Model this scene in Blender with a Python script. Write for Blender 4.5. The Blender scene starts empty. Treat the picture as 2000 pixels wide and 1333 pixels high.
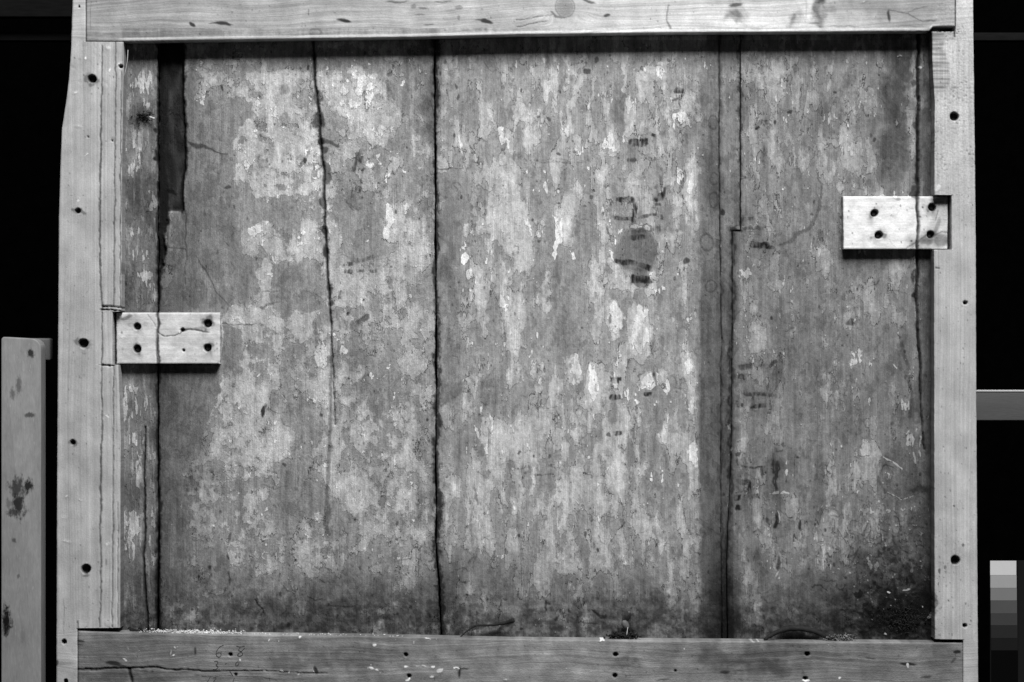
import bpy, math, random
import numpy as np
from mathutils import Vector, Euler

random.seed(7)
S = bpy.context.scene
COL = S.collection
D = 4.8            # camera to the front face of the frame, metres
ZC = 1.25          # height of the lens above the floor

# ------------------------------------------------------------------ camera, world, lamps, exposure
cam = bpy.data.objects.new('camera', bpy.data.cameras.new('camera'))
COL.objects.link(cam)
cam.location = (0, -D, ZC)
cam.rotation_euler = (math.radians(90), 0, 0)
cam.data.sensor_width = 36
cam.data.lens = 36 * D / 2.0
cam.data.clip_end = 100
S.camera = cam
w = bpy.data.worlds.new('World'); S.world = w; w.use_nodes = True
w.node_tree.nodes['Background'].inputs[0].default_value = (0, 0, 0, 1)
w.node_tree.nodes['Background'].inputs[1].default_value = 0.0


def lamp(name, loc, target, size, size_y, power):
    l = bpy.data.lights.new(name, 'AREA'); l.shape = 'RECTANGLE'; l.size = size; l.size_y = size_y
    l.energy = power
    o = bpy.data.objects.new(name, l); COL.objects.link(o); o.location = loc
    o.rotation_euler = (Vector(target) - Vector(loc)).to_track_quat('-Z', 'Y').to_euler()
    return o


lamp('key_lamp', (1.2, -4.3, ZC + 5.4), (0, 0, ZC - 0.25), 2.6, 2.8, 990)
lamp('fill_lamp', (-0.4, -6.2, ZC + 0.6), (0, 0, ZC), 2.4, 1.6, 11)
S.view_settings.view_transform = 'Standard'
S.view_settings.look = 'None'
S.view_settings.exposure = 0.0
S.view_settings.gamma = 1.0
S.render.filter_size = 1.1

# ------------------------------------------------------------------ helpers: coordinates, noise fields (1 cell = 1 mm of the frame's front plane)
W, H = 2000, 1333
FR = 0.042         # depth of the panel's surface behind the frame's front face


def wx(px, dep): return (px - 1000.0) / 1000.0 * (D + dep) / D
def wz(py, dep): return (666.5 - py) / 1000.0 * (D + dep) / D + ZC


YY, XX = np.mgrid[0:H, 0:W].astype(np.float32)


def perlin(sx, sy, seed, ox=0.0, oy=0.0):
    r = np.random.RandomState(seed)
    a = (np.float32(1 / sx) * XX + np.float32(ox)) if not isinstance(ox, np.ndarray) else (XX + ox) / np.float32(sx)
    b = (np.float32(1 / sy) * YY + np.float32(oy)) if not isinstance(oy, np.ndarray) else (YY + oy) / np.float32(sy)
    a = a - a.min(); b = b - b.min()
    ia = a.astype(np.int32); ib = b.astype(np.int32)
    th = r.rand(int(ib.max()) + 2, int(ia.max()) + 2).astype(np.float32) * 6.2832
    gx, gy = np.cos(th), np.sin(th)
    fa = a - ia; fb = b - ib
    u = fa * fa * fa * (fa * (fa * 6 - 15) + 10); v = fb * fb * fb * (fb * (fb * 6 - 15) + 10)
    n00 = gx[ib, ia] * fa + gy[ib, ia] * fb
    n10 = gx[ib, ia + 1] * (fa - 1) + gy[ib, ia + 1] * fb
    n01 = gx[ib + 1, ia] * fa + gy[ib + 1, ia] * (fb - 1)
    n11 = gx[ib + 1, ia + 1] * (fa - 1) + gy[ib + 1, ia + 1] * (fb - 1)
    x0 = n00 + u * (n10 - n00); x1 = n01 + u * (n11 - n01)
    return (x0 + v * (x1 - x0)) * 1.5


def fbm(sx, sy, oc, seed, gain=0.55):
    t = np.zeros((H, W), np.float32); a = 1.0
    for i in range(oc):
        t += a * perlin(sx, sy, seed + i * 17); a *= gain; sx /= 2.0; sy /= 2.0
    return t


def sst(e0, e1, x):
    t = np.clip((x - e0) / (e1 - e0), 0, 1); return t * t * (3 - 2 * t)


WX = (perlin(38, 46, 1) * 9 + perlin(13, 16, 2) * 4.5 + perlin(5, 6, 3) * 1.8).astype(np.float32)
WY = (perlin(38, 46, 4) * 9 + perlin(13, 16, 5) * 4.5 + perlin(5, 6, 6) * 1.8).astype(np.float32)


def win(x0, x1, y0, y1):
    x0 = max(0, int(x0)); y0 = max(0, int(y0)); x1 = min(W, int(x1) + 1); y1 = min(H, int(y1) + 1)
    return (slice(y0, y1), slice(x0, x1)) if x1 > x0 and y1 > y0 else None


def shape(cx, cy, rx, ry, ang, warp, power):
    R = max(rx, ry) * 1.5 + 12
    s = win(cx - R, cx + R, cy - R, cy + R)
    if s is None: return None, None
    dx = XX[s] + WX[s] * warp - cx; dy = YY[s] + WY[s] * warp - cy
    if ang:
        c, q = math.cos(math.radians(ang)), math.sin(math.radians(ang))
        dx, dy = dx * c + dy * q, -dx * q + dy * c
    a, b = np.abs(dx / rx), np.abs(dy / ry)
    r = np.sqrt(a * a + b * b) if power == 2 else (a ** power + b ** power) ** (1.0 / power)
    return s, r


def add(F, cx, cy, rx, ry, amp, ang=0, warp=1.0, soft=0.35, power=2):
    s, r = shape(cx, cy, rx, ry, ang, warp, power)
    if s: F[s] += amp * sst(1 + soft, 1 - soft, r)


def top(F, cx, cy, rx, ry, amp, ang=0, warp=0.4, soft=0.15, power=2, brk=None):
    s, r = shape(cx, cy, rx, ry, ang, warp, power)
    if s: F[s] = np.maximum(F[s], amp * sst(1 + soft, 1 - soft, r) * (1 if brk is None else brk[s]))


RN = perlin(6, 13, 7) * .55 + perlin(3, 5, 8) * .5
BRK = np.clip(.72 + 1.0 * perlin(4.5, 16, 9) + .6 * perlin(22, 22, 10), 0.48, 1)


def poly(F, pts, amp, warp=1.0):
    xs = [p[0] for p in pts]; ys = [p[1] for p in pts]; s = win(min(xs) - 18, max(xs) + 18, min(ys) - 18, max(ys) + 18)
    x = XX[s] + WX[s] * warp; y = YY[s] + WY[s] * warp; ins = np.zeros(x.shape, bool)
    for i in range(len(pts)):
        (ax, ay), (bx, by) = pts[i], pts[i - 1]
        if ay == by: continue
        ins ^= ((ay > y) != (by > y)) & (x < (bx - ax) * (y - ay) / (by - ay) + ax)
    F[s] += amp * ins


def line(F, pts, wid, amp, warp=0.3, soft=0.7, mode='max', rough=.0):
    """a line through pts; wid is one half-width or one per point"""
    ws = wid if isinstance(wid, (list, tuple)) else [wid] * len(pts)
    mx = max(ws) * 2 + 8
    xs = [p[0] for p in pts]; ys = [p[1] for p in pts]
    s = win(min(xs) - mx, max(xs) + mx, min(ys) - mx, max(ys) + mx)
    if s is None: return
    px = XX[s] + WX[s] * warp; py = YY[s] + WY[s] * warp
    best = np.full(px.shape, 9.0, np.float32)
    for i in range(len(pts) - 1):
        (ax, ay), (bx, by) = pts[i], pts[i + 1]
        ex, ey = bx - ax, by - ay; L2 = ex * ex + ey * ey + 1e-6
        t = np.clip(((px - ax) * ex + (py - ay) * ey) / L2, 0, 1)
        d = np.hypot(px - ax - t * ex, py - ay - t * ey) / (ws[i] + t * (ws[i + 1] - ws[i]))
        best = np.minimum(best, d)
    if rough: best = best + RN[s] * rough
    v = amp * sst(1 + soft, 1 - soft, best)
    F[s] = np.maximum(F[s], v) if mode == 'max' else F[s] + v


# ------------------------------------------------------------------ the fields of dirt, paint and relief
rs = np.random.RandomState(11)
ramp = lambda a, b, F: sst(a, b, F)
TN = np.zeros((H, W), np.float32)      # log tone of the wood and its dirt film
ST = np.zeros((H, W), np.float32)      # black ink, tar, rust and soot stains, painted twig and hole shade, 0..1
HT = np.zeros((H, W), np.float32)      # relief in mm, negative = deeper
mixx = sst(800, 900, XX)
loc = np.clip(.55 + 1.5 * perlin(130, 150, 90), .15, 1.35)      # how finely the ground is broken up differs from place to place
F1 = 0.48 + 0.36 * (fbm(52, 66, 3, 100, .5) * (1 - mixx) + fbm(34, 90, 3, 130, .5) * mixx) + loc * 0.24 * (fbm(19, 24, 4, 110, .68) * 1.5 * (1 - mixx) + fbm(14, 36, 4, 140, .68) * mixx)
F2 = 0.13 + 0.20 * perlin(60, 90, 215) + 0.36 * (fbm(17, 22, 4, 200, .7) * (1 - mixx) + fbm(11, 36, 4, 230, .7) * mixx)
F3 = 0.23 + 0.40 * fbm(30, 46, 5, 260, .66)      # patches of darker bare wood and old size
F1[:, 230:312] = (0.40 + .40 * fbm(8, 60, 4, 270, .6))[:, 230:312]; F2[:, 230:312] = (0.22 + .36 * fbm(6, 40, 4, 280, .65))[:, 230:312]
for q in ([(362, 200), (400, 195), (430, 200), (455, 240), (450, 265), (457, 300), (470, 335), (486, 375), (515, 400), (540, 395), (555, 405), (545, 430), (520, 425), (480, 440), (465, 470), (500, 478), (520, 500), (512, 520), (500, 560), (475, 590), (440, 600), (362, 605)],
          [(532, 520), (560, 512), (600, 515), (620, 530), (622, 600), (600, 610), (560, 620), (535, 600), (530, 560)], [(432, 640), (475, 640), (470, 690), (440, 730), (420, 790), (395, 850), (380, 900), (320, 960), (315, 720), (430, 715)],
          [(858, 335), (905, 330), (925, 370), (915, 430), (895, 480), (880, 560), (872, 640), (880, 720), (895, 770), (858, 800)], [(430, 205), (455, 195), (485, 205), (488, 235), (465, 243), (440, 232)], [(543, 395), (575, 390), (580, 420), (560, 445), (545, 430)],
          [(560, 920), (590, 940), (640, 950), (640, 1010), (560, 1005), (520, 985)], [(1366, 470), (1404, 460), (1406, 1250), (1370, 1250), (1368, 900)], [(1096, 480), (1140, 540), (1150, 600), (1128, 690), (1080, 700), (1070, 600)], [(1205, 150), (1218, 150), (1220, 260), (1204, 260)]):
    poly(F1, q, -.42, 1.3); poly(F2, q, -.22, 1.3)
for q, v in (([(468, 140), (520, 135), (600, 140), (610, 160), (600, 250), (625, 300), (625, 390), (560, 400), (500, 395), (480, 365), (462, 320), (458, 290), (452, 262), (465, 240), (490, 225), (470, 200), (455, 175)], .12), ([(655, 170), (690, 150), (720, 145), (745, 165), (760, 200), (770, 270), (720, 280), (680, 240), (645, 215)], .13),
             ([(470, 455), (500, 440), (540, 445), (560, 500), (540, 520), (528, 600), (508, 600), (505, 520), (480, 500)], .25), ([(436, 600), (545, 598), (548, 640), (480, 650), (440, 630)], .22), ([(440, 760), (500, 750), (540, 800), (560, 900), (520, 950), (400, 890), (390, 850), (440, 820)], .07),
             ([(640, 395), (665, 400), (660, 470), (700, 540), (720, 600), (655, 600), (640, 500)], .22), ([(985, 330), (1020, 400), (1050, 450), (1040, 520), (990, 560), (930, 450)], .2), ([(1190, 600), (1205, 592), (1215, 610), (1212, 660), (1190, 670)], .4), ([(1245, 608), (1270, 650), (1272, 690), (1235, 695), (1228, 660)], .4), ([(1110, 705), (1130, 700), (1136, 740), (1125, 760), (1108, 755)], .4)):
    poly(F1, q, v, 1.2); poly(F2, q, v * .5, 1.2)
TN += 0.16 * fbm(70, 150, 4, 300) + 0.09 * fbm(14, 60, 3, 320)
# where the pale ground survives and where bare wood shows (panel)
for (x, y, a, b, v) in [
    # board under the left block and left edge: mostly bare
    (395, 330, 60, 70, -.45), (405, 440, 60, 90, -.5), (400, 560, 60, 60, -.45), (350, 760, 45, 130, -.4), (345, 950, 35, 200, -.35),
    (430, 255, 34, 24, -.3), (460, 216, 24, 18, -.35), (400, 208, 20, 18, -.3), (575, 560, 50, 44, -.6), (560, 412, 18, 26, -.45),
    (520, 280, 14, 16, -.25), (640, 120, 60, 16, -.4), (730, 125, 40, 16, -.3), (820, 190, 30, 90, -.35), (790, 250, 14, 60, -.35),
    (700, 420, 55, 55, -.4), (740, 760, 45, 60, -.25), (560, 770, 40, 30, -.25), (555, 930, 40, 30, -.25), (580, 990, 70, 22, -.3),
    (880, 440, 26, 110, -.4), (872, 560, 14, 90, -.4), (890, 720, 24, 60, -.3), (960, 770, 30, 40, -.25), (930, 160, 60, 40, -.2),
    (1060, 380, 26, 60, -.3), (1075, 500, 30, 60, -.35), (1110, 600, 40, 70, -.35), (1150, 460, 22, 60, -.35), (1060, 660, 40, 50, -.3),
    (1243, 490, 42, 46, -.6), (1255, 545, 20, 14, -.4), (1205, 210, 10, 60, -.4), (1220, 580, 40, 16, -.3), (1310, 640, 24, 90, -.35),
    (1270, 820, 22, 70, -.35), (1290, 960, 30, 90, -.25), (1390, 600, 30, 500, -.6), (1390, 200, 20, 120, -.3), (1425, 700, 18, 600, -.6),
    (1560, 400, 60, 60, -.25), (1560, 620, 70, 60, -.3), (1600, 780, 60, 80, -.3), (1560, 910, 60, 60, -.35), (1740, 260, 30, 150, -.4),
    (1650, 560, 40, 50, -.25), (1700, 700, 60, 60, -.25), (1760, 850, 50, 150, -.3), (1740, 1150, 100, 100, -.4), (1810, 700, 14, 500, -.4),
    (650, 1180, 240, 60, -.25), (1150, 1210, 230, 45, -.35), (1580, 1180, 90, 60, -.3), (420, 1120, 90, 80, -.2)]:
    add(F1, x, y, a, b, v * .7, soft=.28); add(F3, x, y, a * .9, b * .9, -v * .35, soft=.3)
for (x, y, a, b, v) in [
    (500, 190, 40, 45, .3), (560, 160, 40, 20, .25), (480, 290, 30, 50, .4), (520, 350, 30, 35, .3), (480, 350, 18, 45, .25), (505, 450, 26, 45, .35),
    (522, 560, 14, 45, .45), (480, 490, 22, 16, .35), (600, 440, 26, 50, .3), (690, 190, 55, 40, .2), (720, 250, 50, 25, .2), (655, 430, 14, 60, .3),
    (770, 440, 24, 36, .35), (820, 450, 14, 60, .35), (790, 520, 26, 60, .35), (720, 535, 36, 30, .3), (790, 600, 40, 40, .25), (455, 620, 30, 16, .35),
    (590, 630, 22, 40, .35), (470, 800, 50, 60, .3), (460, 760, 40, 25, .25), (540, 850, 50, 40, .25), (500, 910, 26, 40, .3), (640, 720, 40, 90, .2),
    (760, 830, 50, 50, .2), (700, 880, 50, 60, .2), (770, 970, 40, 50, .25), (680, 980, 40, 40, .2), (450, 870, 40, 30, .2),
    (985, 400, 30, 60, .3), (1010, 440, 30, 70, .3), (1085, 340, 20, 50, .25), (1100, 430, 18, 50, .35), (1050, 450, 12, 20, .35), (1010, 620, 30, 60, .3),
    (1165, 600, 20, 60, .3), (1200, 620, 12, 34, .6), (1250, 640, 20, 42, .6), (1122, 720, 14, 24, .6), (1165, 745, 18, 40, .35), (1215, 800, 40, 60, .3),
    (1260, 745, 12, 18, .5), (1350, 860, 14, 90, .45), (1340, 720, 10, 16, .5), (1300, 850, 14, 20, .4), (1170, 900, 40, 80, .2), (1090, 820, 60, 50, .2),
    (1240, 200, 40, 60, .25), (1290, 150, 16, 30, .3), (1340, 230, 16, 24, .35), (1190, 280, 16, 30, .3), (1130, 290, 20, 20, .3), (1240, 340, 30, 30, .25),
    (1350, 370, 14, 50, .45), (1210, 560, 14, 34, .4), (1490, 240, 24, 70, .25), (1560, 200, 40, 60, .15), (1660, 290, 22, 40, .3), (1700, 200, 24, 40, .2),
    (1690, 860, 10, 40, .4), (1700, 900, 24, 40, .35), (1545, 560, 12, 30, .25), (1680, 700, 16, 40, .3), (1620, 1050, 14, 70, .3), (1600, 1080, 12, 60, .3),
    (1120, 1040, 70, 80, .2), (1210, 1100, 24, 40, .3), (1330, 980, 8, 30, .35), (1000, 880, 60, 60, .2), (940, 1000, 40, 90, .15)]:
    add(F1, x, y, a, b, v * .6, soft=.35)
    add(F3, x, y, a, b, -v * .6, soft=.5)
    add(F2, x, y, a * .8, b * .8, v * .28, soft=.5)
for (x, y, a, b, v) in [   # brightest remains
    (685, 185, 26, 34, .2), (720, 170, 26, 30, .22), (740, 210, 20, 26, .16), (380, 190, 14, 12, .4), (387, 140, 10, 10, .25), (745, 265, 26, 20, .16), (895, 280, 4, 22, .7),
    (985, 270, 8, 22, .45), (1108, 255, 8, 12, .4), (1190, 275, 10, 20, .4), (1175, 290, 10, 10, .3), (1290, 140, 10, 20, .4), (1330, 228, 8, 12, .6),
    (1230, 200, 14, 16, .35), (625, 692, 12, 28, .6), (760, 420, 10, 22, .65), (752, 452, 8, 14, .6), (790, 410, 6, 14, .6), (910, 505, 7, 10, .6), (916, 535, 6, 10, .6),
    (915, 572, 10, 5, .5), (985, 590, 6, 14, .55), (1200, 620, 11, 30, .6), (1248, 650, 16, 40, .55), (1254, 616, 8, 22, .5), (1122, 715, 12, 22, .6), (1120, 748, 8, 16, .4),
    (1162, 745, 10, 34, .5), (1262, 748, 9, 14, .55), (1342, 720, 7, 16, .6), (1304, 757, 5, 16, .5), (1352, 800, 8, 26, .55), (1354, 890, 8, 36, .5), (1300, 850, 10, 18, .5),
    (1210, 700, 10, 20, .3), (1350, 360, 6, 24, .55), (1322, 345, 6, 20, .45), (1066, 355, 6, 24, .45), (1090, 440, 10, 40, .35), (1118, 500, 6, 14, .4),
    (1195, 740, 8, 20, .3), (1085, 480, 10, 20, .4), (675, 690, 6, 12, .3), (775, 895, 6, 12, .55), (745, 893, 10, 10, .4), (1290, 570, 5, 20, .3), (1465, 540, 12, 10, .4),
    (1448, 535, 5, 8, .5), (1525, 962, 16, 4, .5), (1516, 1000, 12, 26, .5), (1505, 1040, 6, 16, .5), (1600, 1040, 8, 24, .4), (1605, 1090, 10, 20, .35),
    (1700, 1100, 5, 14, .5), (1785, 1110, 6, 10, .5), (1690, 870, 7, 22, .5), (1555, 835, 6, 16, .4), (1670, 690, 9, 22, .35), (1695, 700, 9, 20, .35),
    (1780, 720, 10, 40, .3), (1770, 790, 16, 14, .4), (1775, 860, 14, 14, .4), (1830, 1090, 10, 30, .3), (1660, 285, 6, 20, .3), (1640, 290, 5, 14, .3), (960, 840, 4, 26, .5), (1480, 320, 8, 14, .3),
    (280, 160, 20, 20, .55), (283, 200, 9, 18, .5), (266, 275, 14, 18, .5), (262, 325, 12, 24, .45), (297, 395, 6, 22, .55), (262, 455, 16, 10, .35), (284, 500, 20, 10, .3),
    (283, 535, 20, 12, .55), (296, 565, 6, 18, .5), (245, 795, 8, 26, .65), (258, 765, 12, 8, .5), (270, 800, 16, 20, .3), (300, 805, 6, 10, .4), (272, 920, 6, 36, .55),
    (262, 860, 6, 10, .4), (256, 1020, 16, 30, .45), (295, 870, 8, 40, .3), (258, 1070, 14, 36, .35), (300, 1040, 8, 60, .3)]:
    add(F2, x, y, a, b, v * (1.0 if x > 312 else .7), soft=.4)
F2 -= 0.02 * ramp(1440, 1470, XX) + 0.12 * ramp(1100, 1200, YY)
F2 -= 0.22 * ramp(440, 330, XX) * ramp(300, 320, XX)
F1 -= 0.05 * ramp(1440, 1470, XX)
F3[:, 230:311] += .12; F3[:, 311:440] += .06; F3[:, 1450:] += .06; F3 += .14 * ramp(1050, 1230, YY)
# tone of dirt film, panel
panel = (XX > np.where(YY < 609, 238, 234)) & (XX < 1822) & (YY > 55) & (YY < 1285)
P = np.zeros((H, W), np.float32)
for (x, y, a, b, v) in [(380, 470, 80, 360, -.22), (340, 900, 60, 330, -.34), (1745, 210, 26, 140, -.38), (1762, 140, 14, 36, -.45), (835, 170, 24, 90, -.28), (880, 450, 22, 90, -.26), (878, 570, 12, 110, -.3),
                        (885, 720, 14, 70, -.25), (885, 1180, 22, 70, -.5), (1410, 1200, 34, 70, -.7), (1110, 560, 260, 470, .12), (690, 300, 160, 220, .08), (1740, 1170, 130, 100, -.55),
                        (1790, 950, 50, 250, -.3), (265, 380, 24, 36, -.8), (270, 440, 34, 40, -.35), (255, 580, 26, 40, -.6), (262, 500, 30, 20, -.25), (275, 225, 18, 22, -.6), (270, 1160, 40, 60, -.4),
                        (262, 960, 18, 30, -.3), (1810, 400, 16, 400, -.35), (1825, 800, 12, 500, -.55), (300, 620, 100, 30, -.15), (690, 1190, 200, 50, -.25), (1230, 1190, 90, 36, -.32), (930, 110, 100, 20, -.1)]:
    add(P, x, y, a, b, v, soft=.7, warp=2)
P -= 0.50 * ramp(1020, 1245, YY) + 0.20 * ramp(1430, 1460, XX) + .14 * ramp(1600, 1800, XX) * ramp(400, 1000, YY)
bandx = 1366 + 6 * perlin(40, 60, 70)
P -= 0.50 * ramp(-4, 5, XX - bandx) * ramp(1434, 1430, XX) * ramp(440, 620, YY) + .28 * ramp(-4, 5, XX - bandx) * ramp(1447, 1440, XX)
P[:, 232:310] -= .30
P -= .04
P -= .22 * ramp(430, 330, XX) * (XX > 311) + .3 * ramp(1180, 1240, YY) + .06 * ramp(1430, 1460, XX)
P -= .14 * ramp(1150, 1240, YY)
add(P, 1770, 1205, 60, 46, -.5, soft=.8, warp=4); add(P, 1745, 1195, 130, 70, -.6, soft=.7, warp=3.5); add(P, 1806, 1080, 28, 190, -.6, soft=.8, warp=3); add(P, 1600, 1225, 200, 34, -.4, soft=.7, warp=3); add(P, 690, 1215, 190, 50, -.25, soft=.8, warp=3)
P += .14 * fbm(9, 12, 3, 330, .7)
low = np.clip(ramp(1110, 1235, YY) + .9 * np.exp(-((XX - 1765) / 95) ** 2 - ((YY - 1150) / 120) ** 2), 0, 1.3)
clump = fbm(26, 20, 5, 350, .72)
P += low * (.95 * np.clip(clump, -.8, .6) - .08) + .10 * fbm(5, 7, 2, 351, .7)
P -= .30 * np.clip(perlin(26, 150, 340) * 1.4 - .15, 0, 1) + .22 * np.clip(perlin(9, 70, 341) * 1.5 - .2, 0, 1)
for (x, y, a, b, v) in [(1260, 400, 44, 34, -.28), (1250, 300, 34, 30, -.2), (1295, 470, 20, 50, -.25), (1480, 750, 40, 50, -.22), (1475, 480, 40, 24, -.2), (1475, 950, 40, 50, -.25), (1515, 950, 10, 80, -.35), (1520, 720, 8, 40, -.3), (1700, 440, 10, 60, -.2), (705, 520, 30, 20, -.15), (690, 340, 16, 40, -.2), (300, 420, 12, 90, -.5), (250, 560, 14, 50, -.5), (1808, 300, 12, 330, -.4), (1745, 200, 22, 150, -.35), (1765, 130, 14, 60, -.4), (1735, 300, 24, 90, -.2), (845, 180, 20, 110, -.3), (838, 420, 8, 120, -.15), (845, 1000, 16, 90, -.3), (840, 1180, 26, 70, -.3), (330, 620, 20, 240, -.25), (275, 300, 12, 60, -.3), (300, 230, 12, 30, -.4), (245, 400, 10, 60, -.3), (770, 190, 16, 40, -.3), (760, 280, 10, 30, -.15), (1215, 215, 9, 60, -.28), (1320, 300, 20, 40, -.2), (1385, 350, 22, 60, -.3), (1030, 560, 6, 50, -.25), (1080, 560, 9, 26, -.3), (1012, 900, 18, 26, -.2), (960, 760, 30, 20, -.2), (720, 800, 20, 40, -.2), (690, 700, 40, 24, -.25), (1560, 760, 60, 60, -.12), (1510, 520, 60, 60, -.1), (1450, 980, 20, 300, -.12), (1610, 990, 20, 60, -.2), (1560, 1150, 30, 30, -.3), (1700, 1120, 20, 40, -.3), (600, 1190, 80, 26, -.25), (730, 1180, 60, 30, -.25), (500, 1200, 60, 26, -.25), (1290, 1180, 30, 26, -.35), (1230, 1190, 40, 16, -.2), (1100, 1205, 50, 24, -.2)]:
    add(P, x, y, a, b, v, soft=.7, warp=2.2)
# frame tone
topr = YY < 79
botr = YY > np.interp(XX, [152, 240, 480, 720, 1000, 1300, 1820, 1880], [1230, 1233, 1237, 1240, 1246, 1249, 1252, 1253])
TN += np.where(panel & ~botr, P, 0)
left = (XX < 240) & ~topr & (YY < 1228)
TN = np.where(panel | (XX < 108) | (XX > 1912), TN, 0.17 * fbm(60, 80, 4, 400, .6)).astype(np.float32)
trail = 0.0 - .22 * ramp(420, 170, XX) + .36 * ramp(1000, 1330, XX) * ramp(1690, 1600, XX) - .22 * ramp(1640, 1760, XX) - .18 * ramp(900, 500, XX) + .16 * perlin(120, 8, 410) + .10 * perlin(260, 5, 411)
TN += np.where(topr & (XX > 168) & (XX < 1866), trail, 0)
brail = .22 * fbm(40, 22, 4, 425, .65) - .36 - .22 * ramp(520, 200, XX) + .18 * ramp(850, 1000, XX) * ramp(1350, 1200, XX) - .12 * ramp(1400, 1700, XX) + .16 * perlin(160, 9, 420) + .12 * perlin(50, 30, 421)
TN += np.where(botr & (XX > 152) & (XX < 1882), brail, 0)
TN += np.where((XX > 1820) & (XX < 1912) & ~topr, -.02 + .08 * ramp(60, 500, YY) * 0, 0)
for (x, y, a, b, v) in [(700, 1285, 40, 30, -.35), (610, 1290, 110, 14, -.35), (770, 1270, 70, 12, -.2), (1400, 1285, 34, 26, -.6), (1470, 1295, 50, 26, -.5), (1560, 1275, 60, 26, -.35), (1830, 1270, 30, 30, -.25),
                        (250, 1322, 100, 14, -.35), (300, 1270, 110, 18, -.12), (1541, 36, 9, 16, -.5), (1600, 30, 16, 24, -.6), (1604, 4, 9, 12, -.6), (1430, 36, 18, 12, -.45), (1645, 25, 30, 30, -.3), (1700, 10, 60, 20, -.3), (1610, 20, 14, 40, -.45), (1550, 30, 12, 26, -.3), (1440, 20, 16, 20, -.4), (1800, 20, 50, 30, -.15),
                        (207, 67, 16, 6, -.4), (1225, 1293, 16, 8, -.4), (1500, 1300, 20, 10, -.3), (1450, 1310, 10, 20, -.3)]:
    add(TN, x, y, a, b, v, soft=.6, warp=2.2)
# rough sawn patch on the right stile
saw = ramp(1852, 1845, XX + WX) * ramp(182, 172, YY) * ramp(62, 66, YY) * (XX > 1815)
TN -= saw * (.38 + .35 * np.clip(perlin(80, 4, 430) * 2 + perlin(60, 9, 431), -1, 1))
HT += saw * (perlin(80, 4, 430) * .8)
rough = 1.0 * (XX > 1822) * (XX < 1915) * ramp(520, 250, YY) * (1 - saw)
pit = np.clip(-(perlin(6, 5, 440) + .55 * perlin(3.2, 3, 441)) - .22, 0, .6)
HT += rough * (perlin(3.2, 2.6, 442) * .45 - pit * 1.5 * np.clip(.6 + 1.5 * perlin(40, 50, 446), 0, 1.2)); ST = np.maximum(ST, rough * np.clip(pit * 1.4, 0, .6) * np.clip(.5 + 1.5 * perlin(40, 50, 446), 0, 1)); TN += rough * (.12 + .25 * perlin(3, 3, 443))
rl = (XX > 110) * (XX < 245) * ramp(260, 90, YY + WX * 4)
HT += rl * np.minimum(perlin(12, 14, 445) + .25, 0) * 1.6

# --- joints, cracks, gaps (panel)
def crack(pts, w, depth=-6, st=.9, sh=0, warp=.25):
    line(ST, pts, w, st, warp=warp, rough=.35)
    G = np.zeros((H, W), np.float32); line(G, pts, w, 1.0, warp=warp, rough=.35); HT[:] += depth * G
    if sh: line(ST, pts, [q + 5 for q in (w if isinstance(w, list) else [w] * len(pts))], sh, warp=.8)
crack([(611, 60), (614, 130), (620, 200), (625, 275), (631, 335), (634, 420), (637, 500), (641, 560), (646, 620), (648, 670), (652, 740), (655, 830)], [2.4, 2.4, 2.2, 2.8, 2.1, 1.9, 2.1, 1.9, 1.5, 1.2, .9, .7], -9, st=.96)
line(ST, [(648, 672), (646, 780), (644, 870), (641, 930), (636, 1000), (636, 1030), (641, 1045)], [3.2, 3.6, 4, 4, 3.6, 4, 4], .52, warp=.25, soft=.3)
crack([(1795, 60), (1793, 130), (1792, 330), (1792, 470), (1791, 600), (1793, 660), (1797, 720), (1799, 770), (1801, 830), (1805, 880)], [3, 2.8, 2.6, 2.1, 2.0, 2.2, 2.0, 1.5, 1.2, .8], -9, st=.97)
crack([(283, 835), (281, 900), (283, 1000), (281, 1080), (285, 1150), (287, 1235)], [1, 1.4, 1.8, 2.2, 2, 2], -8)
line(ST, [(850, 60), (850, 200), (852, 330), (852, 500), (853, 640), (853, 800), (852, 900), (855, 1000), (853, 1060), (860, 1150), (864, 1245)], [7, 4.5, 3.4, 4, 5.5, 6, 6.5, 7, 7.5, 6, 8], .86, warp=.6, soft=.7, rough=1.2)
line(ST, [(310, 60), (310, 520), (309, 700), (310, 1000), (309, 1240)], [4, 4, 3, 4, 6], .9, warp=.5, soft=.7, rough=1.0)
line(ST, [(1405, 60), (1405, 330), (1409, 640), (1408, 1000), (1411, 1240)], [2.2, 1.6, 1.6, 2.2, 6], .5, warp=.5, rough=1.2)
line(ST, [(1446, 60), (1446, 200), (1446, 440), (1430, 452), (1430, 640), (1428, 900), (1422, 1010), (1418, 1100), (1416, 1160), (1425, 1245)], [3, 2.6, 2, 3.4, 3, 3, 4, 7, 10, 10], .66, warp=.9, soft=.9, rough=1.6)
line(ST, [(1448, 451), (1428, 451)], 3, .9)
# recess along the left joint: lost strip of wood
rec = (YY > 81) * ramp(309, 312, XX) * ramp(361.5, 358.5, XX + WX * .3) * ramp(415, 409, YY)
HT -= 10 * rec
rec2 = (YY > 81) * ramp(309, 311, XX) * ramp(527, 518, YY) * ramp(330, 322, XX + WX * .8 + (YY > 412) * 2) * ramp(395, 400, YY + 400)
HT -= 10 * rec2 * (1 - rec)
ST[:] = np.maximum(ST, np.clip(.82 * rec * (0.98 + .5 * perlin(20, 40, 450)), 0, .93))
ST[:] = np.maximum(ST, .97 * rec2 * ramp(160, 300, YY + 90))
ST[:] = np.maximum(ST, .95 * rec * ramp(190, 100, YY))
line(ST, [(359, 92), (360, 300), (356, 410)], [6, 5, 6], .96, warp=.5, rough=.8)
line(ST, [(313, 84), (314, 300), (316, 520)], [7, 6, 6], .97, warp=.6, rough=.9)
TN -= .9 * rec + .6 * rec2
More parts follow.
